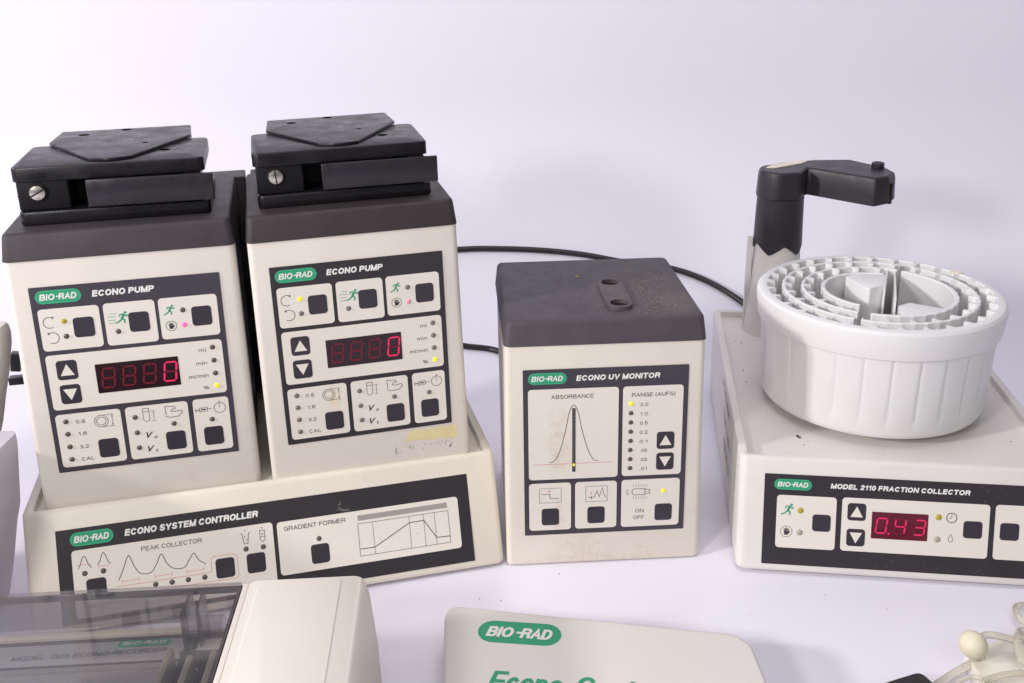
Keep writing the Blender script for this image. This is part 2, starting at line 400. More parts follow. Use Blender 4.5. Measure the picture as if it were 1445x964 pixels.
def stext(bm, s, x0, x1, y, cap, z, w=.12, shear=0, rot=0):
    """stroke lettering fitted between x0 and x1; w = stroke width as a share of the capital height"""
    t = w*cap; gap = cap*.17+t*.45
    adv = []; tot = 0
    for ch in s:
        if ch == ' ': adv.append(cap*.46); tot += cap*.46; continue
        a = GL[ch][0]*cap*.88; adv.append(a); tot += a+gap+t*.55
    tot -= gap
    sx = (x1-x0-shear*cap-t)/(tot-t*.55); x = x0+t/2; cr, sr = math.cos(rot), math.sin(rot); k = 0
    h = cap-t
    for ch, a in zip(s, adv):
        if ch == ' ': x += a*sx; continue
        k = 0; dz = .001 if cap > .1 else 1.5e-6
        for pl in GL[ch][1]:
            P = []
            for px, py in pl:
                Y = py*h+t/2; X = x+px*a*sx+shear*Y
                P.append((x0+(X-x0)*cr-Y*sr, y+(X-x0)*sr+Y*cr))
            if len(P) == 2: # square the ends
                d = (Vector(P[1])-Vector(P[0])).normalized()*t*.5; P = [tuple(Vector(P[0])-d), tuple(Vector(P[1])+d)]
            else:
                if P[0] != P[-1]:
                    d0 = (Vector(P[0])-Vector(P[1])).normalized()*t*.35; d1 = (Vector(P[-1])-Vector(P[-2])).normalized()*t*.35
                    P[0] = tuple(Vector(P[0])+d0); P[-1] = tuple(Vector(P[-1])+d1)
            closed = (Vector(P[0])-Vector(P[-1])).length < t*.3
            if closed: P = P[:-1]
            ribbon(bm, P, t, z+k*dz, closed, dz); k += len(P)
        x += (a+gap+t*.55)*sx
mm = .001
def scaled(bm, k=mm):
    bmesh.ops.scale(bm, vec=(k, k, k), verts=bm.verts); return bm

# ------------------------------------------------------------------ panels (millimetres, origin lower left of the printed overlay)
ZF, ZK, ZT = .55, .8, .64
def panel(parent, loc, tilt, w, h, over='overlay', name='control_panel', ox=0, oy=0):
    o = obj(name, scaled(prism(rrect(ox, ox+w, oy, oy+h, .6, 2), 0, .4)), over, parent)
    o.location = loc; o.rotation_euler = (tilt, 0, 0)
    return o
class Pn:
    def __init__(s, root, keym='key', field='field', ledoff='led_off'):
        s.root = root; s.keym = keym; s.f = field; s.off = ledoff; s.inks = {}; s.grp = 0
    def ink(s, m):
        k = (m, s.grp)
        if k not in s.inks: s.inks[k] = bmesh.new()
        return s.inks[k]
    def g(s): s.grp += 1; return s
    def field(s, x0, x1, y0, y1, r=2.4, m=None):
        obj('panel_field', scaled(prism(rrect(x0, x1, y0, y1, r, 5), .38, ZF)), m or s.f, s.root)
    def key(s, cx, cy, w=12.2, h=13, arrow=0):
        bm = bmesh.new(); P = rrect(cx-w/2, cx+w/2, cy-h/2, cy+h/2, 2.2, 5)
        loft(bm, [[(x, y, z) for x, y in offset(P, i)] for z, i in ((.5, 0), (.72, 0), (ZK, .25))])
        k = obj('key', scaled(bm), s.keym, s.root)
        if arrow:
            b = bmesh.new(); flat(b, [(cx-4.1, cy-3.6*arrow), (cx+4.1, cy-3.6*arrow), (cx, cy+4*arrow)], ZK+.06)
            obj('arrow_mark', scaled(b), s.f, s.root)
    def led(s, x, y, m=None, r=1.55):
        bm = bmesh.new()
        lathe(bm, [(r*1.12, .5), (r*1.12, .62), (r, .66), (r*.86, 1.05), (r*.55, 1.35), (r*.15, 1.45)], 16, x, y)
        obj('indicator_light', scaled(bm), m or s.off, s.root, 50)
    def pill(s, x0, x1, y0, y1, rot=0, z=.4):
        r = (y1-y0)/2
        obj('logo_badge', scaled(prism(rrect(x0, x1, y0, y1, r, 8), z-.02, z+.1)), 'green', s.root)
        b = bmesh.new(); w = x1-x0; hh = y1-y0
        ribbon(b, offset(rrect(x0, x1, y0, y1, r, 8), hh*.06), hh*.05, z+.14, True)
        obj('badge_outline', scaled(b), 'green_rim', s.root)
        logo(s.ink('logo'), x0+w*.085, x1-w*.085, (y0+y1)/2-hh*.235, hh*.47, z+.16)
    def title(s, t, x0, x1, y, cap, bold=.035, shear=.18):
        stext(s.ink('title'), t, x0, x1, y, cap, .46, .245, shear)
    def t(s, t, x0, x1, y, cap=2.6, bold=0.0, shear=0, m='caption'):
        s.g()
        (text(s.ink(m), t, x0, x1, y, cap, ZT, bold, shear) if m == 'serif' else stext(s.ink(m), t, x0, x1, y, cap, ZT, .14))
    def line(s, pts, w=.42, closed=False, m='symbol'):
        ribbon(s.ink(m), pts, w, ZT+.02, closed)
    def poly(s, p, m='symbol'): flat(s.ink(m), p, ZT+.03)
    def finish(s):
        mt = dict(logo='white_ink', title='white_ink', caption='grey_ink', symbol='ink', green_symbol='green', red_symbol='red_ink', serif='ink', shade_symbol='shade_bar')
        nm = dict(logo='logo_lettering', title='title_lettering', caption='caption_lettering', symbol='printed_symbol', green_symbol='green_symbol',
                  red_symbol='red_symbol', serif='symbol_lettering', shade_symbol='shaded_bar')
        for (k, _), b in s.inks.items(): obj(nm[k], scaled(b), mt[k], s.root, 'raw')
def logo(bm, x0, x1, y, cap, z):
    w = x1-x0
    stext(bm, 'BIO', x0, x0+w*.43, y, cap, z, .21, .2)
    stext(bm, 'RAD', x0+w*.50, x1, y, cap, z, .21, .2)
    ribbon(bm, [(x0+w*.45, y+cap*.52), (x0+w*.58, y+cap*.52)], cap*.2, z-(.002 if cap > .1 else 1.2e-5 if cap > .004 else 6e-6))
def runner(pn, cx, cy, s=1, m='green_symbol'):
    pn.g()
    def L(p, w=1.0): ribbon(pn.ink(m), [(cx+x*s, cy+y*s) for x, y in p], w*s, ZT+.02)
    flat(pn.ink(m), circle(cx+2.6*s, cy+3.5*s, .85*s, 10), ZT+.03)
    L([(1.9, 2.6), (.2, -.6)], 1.5); L([(1.9, 2.3), (3.2, 1.0), (4.2, 2.0)], .7); L([(1.7, 2.5), (-.6, 2.4), (-1.4, 1.0)], .7)
    L([(.2, -.5), (1.9, -1.5), (1.5, -3.6)], .9); L([(.2, -.6), (-1.4, -2.2), (-3.8, -3.2)], .9)
def hand(pn, cx, cy, s=1):
    pn.g()
    pn.line([(cx+3.9*s*math.cos(math.radians(22.5+45*i)), cy+3.9*s*math.sin(math.radians(22.5+45*i))) for i in range(8)], .28, True)
    pn.poly([(cx-1.3*s, cy-2.3*s), (cx+1.1*s, cy-2.3*s), (cx+1.5*s, cy+.2*s), (cx-1.5*s, cy+.2*s)])
    for i, hh in enumerate((1.9, 2.5, 2.5, 1.8)):
        x = cx+(-1.2+i*.8)*s; pn.line([(x, cy), (x+(i-1.5)*.12*s, cy+hh*s)], .62*s)
    pn.line([(cx+1.0*s, cy-1.5*s), (cx+2.4*s, cy+.3*s)], .65*s)
SEG = {'0': 'abcdef', '4': 'fgbc', '9': 'abcdfg', '3': 'abgcd', '8': 'abcdefg', '': ''}
def digit(pn, cx, cy, w, h, ch, dot=False, off='seg_off', t=1.1, sl=.12):
    z = .80; g = .25
    x0, x1 = -w/2, w/2; y0, y1 = -h/2, h/2
    ends = dict(a=((x0, y1), (x1, y1)), b=((x1, y1), (x1, 0)), c=((x1, 0), (x1, y0)), d=((x0, y0), (x1, y0)), e=((x0, 0), (x0, y0)), f=((x0, y1), (x0, 0)), g=((x0, 0), (x1, 0)))
    on = bmesh.new(); of = bmesh.new(); k = 0; q = 0
    for s, (a, b) in ends.items():
        a = Vector(a); b = Vector(b); d = (b-a).normalized(); a = a+d*(g+.25*t); b = b-d*(g+.25*t)
        lit = s in SEG[ch]
        P = [(cx+p.x+sl*p.y, cy+p.y) for p in (a, b)]
        ribbon(on if lit else of, P, t, z+(.03 if lit else 0))
        if lit: k += 1
        else: q += 1
    if dot: flat(on, circle(cx+x1+1.6, cy+y0-.2, .8, 10), z+.03)
    if k: obj('digit', scaled(on), 'seg', pn.root, 'raw')
    else: on.free()
    if q: obj('unlit_digit', scaled(of), off, pn.root, 'raw')
    else: of.free()
def arrow_arc(pn, cx, cy, r, a0, a1, sgn):
    pn.g()
    P = circle(cx, cy, r, 20, a0, a1); pn.line(P, .38)
    e = Vector(P[-1]); d = (e-Vector(P[-2])).normalized(); nn = Vector((-d.y, d.x))
    pn.poly([tuple(e+d*1.1), tuple(e+nn*.95), tuple(e-nn*.95)])

# ------------------------------------------------------------------ backdrop
Y0, RS = .95, .25
bm = bmesh.new(); prof = [(-1.2, 0)]+[(-1.0+i*.39, 0) for i in range(5)]+[(Y0+RS*math.sin(t), RS-RS*math.cos(t)) for t in [PI/2*i/24 for i in range(25)]]+[(Y0+RS, .6), (Y0+RS, 1.5)]
prev = None
for (y, z) in prof:
    row = [bm.verts.new((x, y, z)) for x in (-2.2, 0, 2.2)]
    if prev:
        for i in range(2): bm.faces.new((prev[i], prev[i+1], row[i+1], row[i]))
    prev = row
bd = obj('backdrop', bm, 'backdrop', None, 60); bd['kind'] = 'structure'

# ------------------------------------------------------------------ pump and monitor housing
HW, HD, HB, HC = .135, .132, .1668, .1840
LU, LV, LW, LH = 11.8, 24.9, 112.2, 125.2
def housing(root, body, cap, rear=None):
    # front bezel: wrap-round front shell with a large corner radius; rear shell is set in a little
    z0 = -.0020 if rear else .0008; L0 = -.0040
    secs = [(z0, -.0004, HW+.0004, L0+.0012, .022, .003), (z0+.0008, -.0010, HW+.0010, L0+.0003, .022, .0038), (z0+.002, -.0012, HW+.0012, L0, .022, .004), (HB, 0, HW, 0, .022, .004)]
    obj('front_shell', loft_box(secs, 6), body, root, 40)
    secs = [(z0, .0014, HW-.0014, .0221, HD-.001, .004), (HB, .0006, HW-.0006, .0221, HD, .004)]
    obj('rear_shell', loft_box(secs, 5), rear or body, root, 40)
    if rear: obj('gap_filler', rbox(.004, HW+.0065, HD+.0004, HD+.026, .004, HC-.003, .002, .0008), rear, root, 40)  # added black box that fills the dark gap beside the pump
    b = HC-HB
    secs = [(HB+.0003, -.0006, HW+.0006, -.0008, HD+.0006, .0045), (HC-.0024, .0010, HW-.0010, .0014, HD-.001, .0045),
            (HC-.0012, .0014, HW-.0014, .0018, HD-.0014, .0042), (HC-.0003, .0022, HW-.0022, .0028, HD-.0022, .004), (HC, .0034, HW-.0034, .0042, HD-.0034, .0035)]
    obj('top_cover', loft_box(secs, 6), cap, root, 35)
    for x in (.006, HW-.026):
        for y in (.003, HD-.02): obj('foot', rbox(x, x+.02, y-.002, y+.016, z0-.0008, z0+.002, .003, .0003), body, root, 40)
def pump_panel(root, over, keym, led, resid, dim, ylw, pink, off):
    cp = panel(root, (LU*mm, -.0035, LV*mm), PI/2-.024, LW, LH, over)
    pn = Pn(cp, keym, 'field', led)
    if resid: rf = 'field_residue'
    else: rf = 'field'
    pn.pill(3, 29.6, 114.3, 122.9)
    pn.title('ECONO PUMP', 35.6, 72.6, 116.4, 4.1)
    for c in ((3.1, 38.4, 83.5, 111), (40.8, 71.3, 83.3, 111.2), (73.4, 109, 83.8, 111.3), (3.1, 109, 43.5, 80.6), (44.8, 83.4, 3.2, 40.2), (86.5, 109, 3.1, 40.4)): pn.field(*c)
    pn.field(3, 42, 3.4, 40.2, 2.4, rf)
    for x, y in ((28.4, 97.4), (61, 97.5), (98.8, 97.5), (32.1, 13.8), (73.7, 13.5), (97.6, 13.6)): pn.key(x, y)
    pn.key(14.6, 70.1, arrow=1); pn.key(14.6, 53.7, arrow=-1)
    pn.led(17.4, 102.3, ylw)
    pn.led(17.4, 92.4); pn.led(47.9, 92.3); pn.led(87.7, 102.5); pn.led(87.7, 92.5, pink)
    for y in (75.5, 66.5, 57.5): pn.led(103, y)
    pn.led(103.1, 48.8, 'led_yellow')
    for y in (35.2, 26.5, 17.6, 8.7): pn.led(8.9, y)
    for y in (32.8, 21.9, 11.2): pn.led(50.4, y)
    pn.led(73.6, 25.4); pn.led(97.6, 25.3)
    for s, x0, x1, y in (('ml', 94.3, 98.6, 72.9), ('min', 91.8, 98.5, 63.9), ('ml/min', 86.4, 98.6, 55.2), ('%', 94.6, 98.2, 46.8),
                         ('0.8', 14.7, 20.2, 33.1), ('1.6', 15, 20.2, 24.6), ('3.2', 14.8, 20.2, 15.5), ('CAL', 14.7, 22.5, 6.8)): pn.t(s, x0, x1, y, 2.5)
    pn.t('V', 55.8, 60.0, 17.4, 4.2, .02, .35, 'serif'); pn.t('o', 60.4, 62.4, 16.6, 2.6, .01, .3, 'serif')
    pn.t('V', 55.6, 59.8, 7.6, 4.2, .02, .35, 'serif'); pn.t('t', 60.4, 61.8, 6.8, 2.9, .01, .3, 'serif')
    arrow_arc(pn, 9, 102.2, 3.7, -60, -300, 1) if False else arrow_arc(pn, 9, 102.2, 3.6, 300, 60, 1)
    arrow_arc(pn, 9.6, 92.0, 3.6, -120, 120, 1)
    runner(pn, 79.3, 103, .85); runner(pn, 50.8, 101, .98)
    for y, l in ((104.2, 4.2), (102.2, 5.2), (100, 4.6), (98, 4)): pn.line([(48.5-l-(104-y)*.25, y), (48.2-(104-y)*.25, y)], .3, m='green_symbol')
    hand(pn, 79.7, 92.6, .86)
    # tube bore symbol
    pn.g()
    for r in (4.1, 2.8): pn.line(circle(29.9, 33, r, 26), .32, True)
    for y in (37, 29): pn.line([(30, y), (37.8, y)], .26)
    pn.line([(36.6, 36.6), (36.6, 29.4)], .26)
    for y, d in ((36.6, -1), (29.4, 1)): pn.poly([(36.6, y), (36.1, y+1.2*d), (37.1, y+1.2*d)])
    # test tube symbol
    pn.g()
    pn.line([(55.4, 38.2), (55.4, 30.6), (56.1, 29.4), (57.3, 29), (58.5, 29.4), (59.2, 30.6), (59.2, 38.2)], .3, True); pn.line([(55.4, 36), (59.2, 36)], .3)
    pn.line([(60.2, 36), (63, 36)], .25); pn.line([(60.2, 29.3), (63, 29.3)], .25); pn.line([(61.8, 35.6), (61.8, 29.7)], .25)
    # pouring hand symbol
    pn.g()
    pn.line([(69.5, 32), (69.2, 38), (75, 37.4), (75.6, 36), (73.4, 35.6), (72.6, 34.4), (74, 33.8), (79, 34.4), (79.6, 32.8), (77.2, 30.4), (72, 30), (68.6, 31.2)], .36)
    # syringe and clock
    pn.g()
    pn.line([(90.4, 31.4), (95.4, 31.7), (95.4, 34.3), (90.4, 34), (90.4, 31.4)], .32); pn.line([(88, 32.6), (90.4, 32.7)], .5); pn.line([(88, 34), (88, 31.4)], .35); pn.line([(95.4, 33), (98.2, 33.1)], .3); pn.line([(91.4, 32.9), (94.4, 33)], .8)
    pn.g().line(circle(103.2, 33, 3.6, 26), .32, True); pn.line([(103.2, 36.6), (103.2, 38)], .4); pn.line([(103.2, 33), (103, 35.9)], .28)
    # display
    obj('display_window', scaled(prism(rrect(31, 81.1, 52.1, 71.8, .4, 2), .5, .76)), 'display', cp)
    for i, x in enumerate((38.2, 50.6, 63.0, 75.6)): digit(pn, x, 62, 7.2, 12.8, '0' if i == 3 else '', off=dim, t=1.15)
    pn.finish(); return cp
def pump_head(root):
    zb = HC
    h = obj('pump_head', rbox(.0095, .1225, .0175, .094, zb+.0002, zb+.0088, .004, .0012), 'head', root, 40)
    A = lambda n, bm, m='head', sm=40: obj(n, bm, m, h, sm)
    A('clamp_block', rbox(.0100, .0400, .0205, .086, zb+.0092, zb+.0275, .0015, .0004), 'head_dark')
    A('inner_block', rbox(.0402, .1150, .040, .086, zb+.0092, zb+.0275, .0015, .0004), 'black')
    # seam line in clamp block
    A('seam', rbox(.0098, .0396, .0202, .0212, zb+.0181, zb+.0185, .0002, .0001), 'black')
    hl = circle(.0958, .050, .0036, 16, ry=.0036)
    A('upper_block', plate_with_holes(rrect(.0085, .1210, .0182, .0880, .0045, 6), [hl], zb+.0276, zb+.0364, .0012))
    b = bmesh.new(); flat(b, circle(.0958, .050, .0035, 16), zb+.0300); A('hole_bottom', b, 'black', 'raw')
    A('rear_block', rbox(.0225, .1075, .0882, .128, zb+.0002, zb+.0362, .003, .001))
    P = round_poly([(.0205, .129), (.0190, .088), (.0520, .0270), (.0650, .0215), (.0770, .0262), (.1095, .0900), (.1075, .130)], [.002, .002, .004, .02, .004, .002, .003], 5)
    hs = [circle(.0375, .111, .0036, 16), circle(.0640, .124, .0036, 16), circle(.0818, .069, .0020, 12)]
    A('top_plate', plate_with_holes(P, hs, zb+.0366, zb+.0384, .0005))
    b = bmesh.new()
    for hh in hs: flat(b, hh, zb+.0368)
    A('hole_bottom', b, 'black', 'raw')
    b = bmesh.new(); ribbon(b, circle(.0650, .085, .0108, 40), .0004, zb+.03846, True); ribbon(b, [(.0645, .084), (.0655, .087)], .0006, zb+.03846)
    A('moulded_ring', b, 'key', 'raw')
    lv = A('release_lever', rbox(-.0375, .0375, -.0015, .0015, -.0084, .0084, .001, .0005), 'lever')
    lv.location = (.0885, .0125, zb+.0192); lv.rotation_euler = (0, 0, math.radians(-1.5))
    A('lever_pivot', rbox(.108, .1185, .0145, .042, zb+.0110, zb+.0270, .002, .0005))
    # thumb screw
    b = bmesh.new(); lathe(b, [(.0056, 0), (.0058, .0006), (.0056, .0012)], 28)
    sc = A('screw_seat', b, 'black'); sc.matrix_local = Matrix.Translation((.0222, .0205, zb+.0205)) @ Matrix.Rotation(PI/2, 4, 'X')
    b = bmesh.new(); lathe(b, [(.0047, 0), (.0049, .0015), (.0044, .0024), (.002, .0029), (.0002, .003)], 28)
    sc = A('screw', b, 'steel'); sc.matrix_local = Matrix.Translation((.0222, .0193, zb+.0205)) @ Matrix.Rotation(PI/2, 4, 'X')
    a = math.radians(28 if root.get('slot', 0) == 0 else 95)
    b = bmesh.new(); add_prism(b, [(x*math.cos(a)-y*math.sin(a), x*math.sin(a)+y*math.cos(a)) for x, y in ((-.0043, -.00045), (.0043, -.00045), (.0043, .00045), (-.0043, .00045))], .0022, .0031)
    sc = A('screw_slot', b, 'black'); sc.matrix_local = Matrix.Translation((.0222, .0193, zb+.0205)) @ Matrix.Rotation(PI/2, 4, 'X')
    return h
GP = 'two pumps standing side by side on the control unit'
ZC = .0758
p1 = thing('peristaltic_pump', 'left one of the two beige pumps on the long control unit, clean below its panel', 'pump', GP, (-.30606, .57206, ZC), .2328)
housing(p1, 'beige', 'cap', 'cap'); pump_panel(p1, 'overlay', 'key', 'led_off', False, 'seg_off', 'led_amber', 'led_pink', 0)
p1['slot'] = 0; pump_head(p1)
p2 = thing('peristaltic_pump', 'right one of the two beige pumps, yellow tape residue below its panel', 'pump', GP, (-.16483, .60442, ZC), .24066, -.0135)
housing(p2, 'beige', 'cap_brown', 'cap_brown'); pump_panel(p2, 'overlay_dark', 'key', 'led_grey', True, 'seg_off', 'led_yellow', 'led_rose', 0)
p2['slot'] = 1; pump_head(p2)
for p in (p1, p2): del p['slot']
# yellow tape residue and pen traces on the right pump
b = bmesh.new(); random.seed(3)
top = [(.094+.0335*i/16, .0228+random.uniform(-.0006, .0006)-.0004*(16-i)/16) for i in range(17)]
bot = [(.1275-.0375*i/16, .0128+random.uniform(-.0007, .0007)+.0022*(i/16)) for i in range(17)]
add_prism(b, [(x, z) for x, z in (bot+top)], 0, .00012)
o = obj('tape_residue', b, 'residue', p2); o.matrix_local = Matrix.Translation((0, -.00405, 0)) @ Matrix.Rotation(PI/2-.024, 4, 'X'); o['label'] = 'yellow tape residue'
b = bmesh.new()
for i in range(26):
    x = .084+.042*i/26+random.uniform(-.001, .001); z = .0075+random.uniform(-.0018, .0028)+i*.00012
    if random.random() < .8: ribbon(b, [(x, z), (x+random.uniform(-.001, .001), z+random.uniform(.0008, .002))], .00022, .00012)
ribbon(b, [(.0835, .006), (.084, .0115)], .0004, .00012); ribbon(b, [(.123, .0085), (.1215, .006)], .0007, .00012)
o = obj('pen_traces', b, 'grey_ink', p2, 'raw'); o.matrix_local = Matrix.Translation((0, -.0040, 0)) @ Matrix.Rotation(PI/2-.024, 4, 'X')

# ------------------------------------------------------------------ UV monitor
uv = thing('absorbance_monitor', 'beige monitor with dusty grey cover and absorbance curve panel, between pumps and fraction collector', 'lab instrument', None, (-.00582, .61021, 0), .05364)
housing(uv, 'beige_uv', 'cap_uv')
cp = panel(uv, (LU*mm, -.0035, LV*mm), PI/2-.024, LW, LH, 'overlay'); pn = Pn(cp, 'key', 'field_stained', 'led_off')
pn.pill(3.4, 29.5, 114.5, 122.8); pn.title('ECONO UV MONITOR', 35.8, 93, 116.3, 4.0)
for c in ((3.3, 64.8, 43.3, 110.9), (67.7, 108.9, 43.5, 110.8), (3.2, 32.4, 3.7, 40.4), (35.3, 64.4, 3.8, 40.3), (67.7, 108.6, 3.5, 40.4)): pn.field(*c)
pn.key(97.6, 69.7, arrow=1); pn.key(97.6, 53.8, arrow=-1)
for x in (17.9, 50.0, 97.5): pn.key(x, 14.2)
for i, t in enumerate(('2.0', '1.0', '0.5', '0.2', '0.1', '.05', '.02', '.01')):
    y = 98-i*6.93; pn.led(73.3, y, 'led_yellow' if i == 0 else None, 1.5); pn.t(t, 79.6 if t[0] != '.' else 80.2, 85, y-2.0, 2.5)
pn.led(97.2, 30.9, 'led_yellow')
pn.t('ABSORBANCE', 19, 47.8, 103.7, 2.9); pn.t('RANGE (AUFS)', 73.7, 103.4, 103, 2.9); pn.t('ON', 77.6, 83.6, 14.6, 2.7); pn.t('OFF', 76.4, 84, 9.4, 2.7)
pn.g().line([(v.x, v.y) for v in smoothpath([(x, y, 0) for x, y in ((17.4, 56.1), (21.5, 58.1), (24.9, 65.7), (28.4, 79), (31.1, 93.1), (34.1, 99), (37.1, 93.8), (39.9, 80.3), (43.8, 65.8), (47.9, 57.5), (51.2, 56.3))], 5)], .38)
pn.line([(6.6, 54.9), (61.2, 55)], .3, m='red_symbol')
bar = obj('bar_display', scaled(prism([(33.2, 48.7), (35.4, 48.7), (35.4, 96.5), (33.2, 96.5)], .5, .78)), 'key', cp)
for i in range(18):
    y = 50.5+i*2.6
    obj('bar_segment', scaled(prism([(33.55, y), (35.05, y), (35.05, y+1.9), (33.55, y+1.9)], .74, .86)), 'led_yellow' if i == 1 else 'led_off', cp)
pn.g().line([(10.4, 25.3), (25.5, 25.3), (25.5, 36.5), (10.4, 36.5)], .22, True); pn.line([(11.8, 32), (17.7, 32), (17.7, 28.5), (24, 28.5)], .36)
pn.poly([(17.3, 33.4), (18.1, 34.8), (16.5, 34.8)], 'red_symbol')
pn.g().line([(42.7, 24.8), (57.7, 24.8), (57.7, 36.7), (42.7, 36.7)], .22, True)
pn.line([(44.1, 28.1), (48.4, 28.2), (49.5, 30), (50.5, 33.2), (51.5, 30), (52, 28.2), (53, 31), (54.3, 35.4), (55.3, 31), (56.3, 27.8)], .34); pn.line([(46.6, 29.4), (46.6, 26.4)], .34)
pn.poly([(46.6, 30.6), (47.3, 31.9), (45.9, 31.9)], 'red_symbol')
pn.g().line([(76.6, 28.6), (84.2, 28.6), (84.2, 33.2), (76.6, 33.2), (75.4, 32.4), (75, 30.9), (75.4, 29.4)], .36, True); pn.line([(84.2, 29.4), (87.4, 29.4), (87.4, 32.4), (84.2, 32.4)], .36)
for i in range(6):
    x = 76.4+i*1.7; pn.line([(x, 34.8), (x+.25*(i-2.5)*.6, 36.6)], .22); pn.line([(x, 27.2), (x+.25*(i-2.5)*.6, 25.4)], .22)
for i in range(5):
    a = math.radians(150+i*15); pn.line([(75.6+3.0*math.cos(a), 30.9+3.2*math.sin(a)), (75.6+4.9*math.cos(a), 30.9+5.0*math.sin(a))], .22)
pn.finish()
cx0, yA, yB, rr = .0800, .0235, .0660, .0090
stad = circle(cx0, yB, rr, 12, 0, 180)+circle(cx0, yA, rr, 12, 180, 360)
wells = [circle(cx0, yA, .0064, 24), circle(cx0, yB, .0064, 24)]
wp = obj('socket_plate', plate_with_holes(stad, wells, HC-.0002, HC+.0030, .0005), 'cap_uv', uv, 30)
b = bmesh.new()
for wll in wells: flat(b, wll, HC+.0003)
obj('socket_hole', b, 'black', wp, 'raw')
random.seed(11); b = bmesh.new()
for i in range(620):
    if random.random() < .55: x, y = random.gauss(.108, .012), random.uniform(.008, .11)
    else: x, y = random.gauss(.082, .02), random.uniform(.008, .10)
    if not (.008 < x < .128): continue
    if abs(x-cx0) < .0098 and .013 < y < .077: continue
    s = random.choice((.00014, .00018, .00022, .0003)); a = random.uniform(0, 3)
    add_prism(b, [(x+s*math.cos(a+k*2.1), y+s*math.sin(a+k*2.1)*1.4) for k in range(3)], HC+.00005, HC+.0003)
add_prism(b, [(.0575, .0875), (.0605, .088), (.0603, .0893), (.0577, .089)], HC+.00005, HC+.0006)
d = obj('dust', b, 'dust', uv, 'raw'); d['kind'] = 'stuff'
# UV side: feet come with housing

# ------------------------------------------------------------------ control unit under the pumps
CW, CD, CS = .3109, .185, .02975
ct = thing('control_unit', 'long low yellowed control unit with sloping front and gradient former diagram, under both pumps', 'lab instrument', None, (-.30976, .53004, 0), .24268)
def tray_body(w, d, z, s, m, lip=.0045, lw=.006, r=.004, front_lw=None):
    f = lambda zz: s*zz/z
    fl = front_lw or lw
    secs = [(.0032, .0012, w-.0012, f(.0032)+.0012, d-.001, r), (.0046, .0003, w-.0003, f(.0046)+.0003, d, r), (.0065, 0, w, f(.0065), d, r),
            (z-.0022, 0, w, f(z-.0022), d, r), (z-.0007, .0004, w-.0004, f(z)+.0003, d-.0004, r), (z, .0016, w-.0016, s+.0018, d-.0016, r*.8),
            (z, lw-.0006, w-lw+.0006, s+fl-.0006, d-lw+.0006, r*.6), (z-.0006, lw, w-lw, s+fl, d-lw, r*.6), (z-lip, lw+.0004, w-lw-.0004, s+fl+.0004, d-lw-.0004, r*.6)]
    return loft_box(secs, 5)
obj('body', tray_body(CW, CD, ZC+.0012, CS, M['beige_yellow'], .0042, .0065, .004, .004), 'beige_yellow', ct, 40)
obj('pump_shelf', rbox(.010, CW-.010, CS+.006, CD-.010, ZC-.005, ZC-.0028, .003, .0005), 'beige_yellow', ct, 40)
for x in (.012, CW-.03):
    for y in (.012, CD-.03): obj('foot', rbox(x, x+.018, y, y+.018, 0, .004, .003, .0004), 'black', ct)
tl = math.atan2(ZC, CS)
nrm = Vector((0, -math.sin(tl), math.cos(tl)))
cp = panel(ct, tuple(nrm*.0001), tl, 270.6, 61, 'overlay_dark', ox=19.2, oy=8.8); pn = Pn(cp, 'key', 'field', 'led_off')
cp['label'] = 'dark panel with peak collector and gradient former sections'
pn.pill(27.6, 54.2, 58.3, 67.2); pn.title('ECONO SYSTEM CONTROLLER', 60.9, 146.2, 60.6, 4.3)
pn.field(27.8, 154.6, 12, 55.8); pn.field(157.3, 281.5, 17.2 if False else 19.3, 55.0)
for x, y in ((121.9, 30.4), (142, 30.6), (184.4, 30.2), (41.4, 30)): pn.key(x, y)
pn.t('PEAK COLLECTOR', 70.4, 108.4, 49.2, 3.0); pn.t('GRADIENT FORMER', 161.8, 203, 48.6, 3.0)
for x, y in ((35, 40.5), (46.3, 40.4), (108.4, 26.3), (97.9, 26.4), (87.7, 26.4), (77.4, 26.6), (136.2, 40.6), (147.4, 40.4), (184.3, 40.3)): pn.led(x, y)
pk = lambda x, y, w, h, wd=.42: pn.g().line([(v.x, v.y) for v in smoothpath([(x, y, 0), (x+w*.2, y+h*.35, 0), (x+w*.38, y+h*.9, 0), (x+w*.5, y+h, 0), (x+w*.62, y+h*.85, 0), (x+w*.8, y+h*.25, 0), (x+w, y, 0)], 4)], wd)
pk(31, 43.8, 8.4, 7.6); pk(43, 44.4, 8.2, 7.6)
pn.line([(30.8, 46.2), (39.8, 46)], .25, m='red_symbol'); pn.line([(44, 43.8), (49.6, 43.8)], .25, m='red_symbol'); pn.line([(44, 44.5), (44, 43.1)], .25, m='red_symbol'); pn.line([(49.6, 44.5), (49.6, 43.1)], .25, m='red_symbol')
pn.g().line([(v.x, v.y) for v in smoothpath([(x, y, 0) for x, y in ((55.2, 33), (59, 40.9), (62.3, 47.9), (65.2, 40.4), (68.9, 35.2), (75.1, 34.7), (79.2, 39.9), (82.4, 45.7), (85.6, 39), (89.5, 35.2), (96, 34.7), (99.7, 39.4), (102.8, 43), (105.6, 38.2), (110, 34.8))], 4)], .45)
for x in (57, 77.5, 97.5):
    pn.g().line([(x, 31.8), (x+10.6, 31.8)], .25, m='red_symbol')
    for q in (x, x+10.6): pn.line([(q, 33), (q, 30.6)], .25, m='red_symbol')
pn.g().line([(54, 28.9), (112.2, 28.9), (113.2, 29.8), (113.2, 37.4), (115, 39), (128, 38.8), (130, 37), (130.2, 24.5), (128.5, 22.6), (114, 22.8), (76, 22.8)], .28, m='red_symbol')
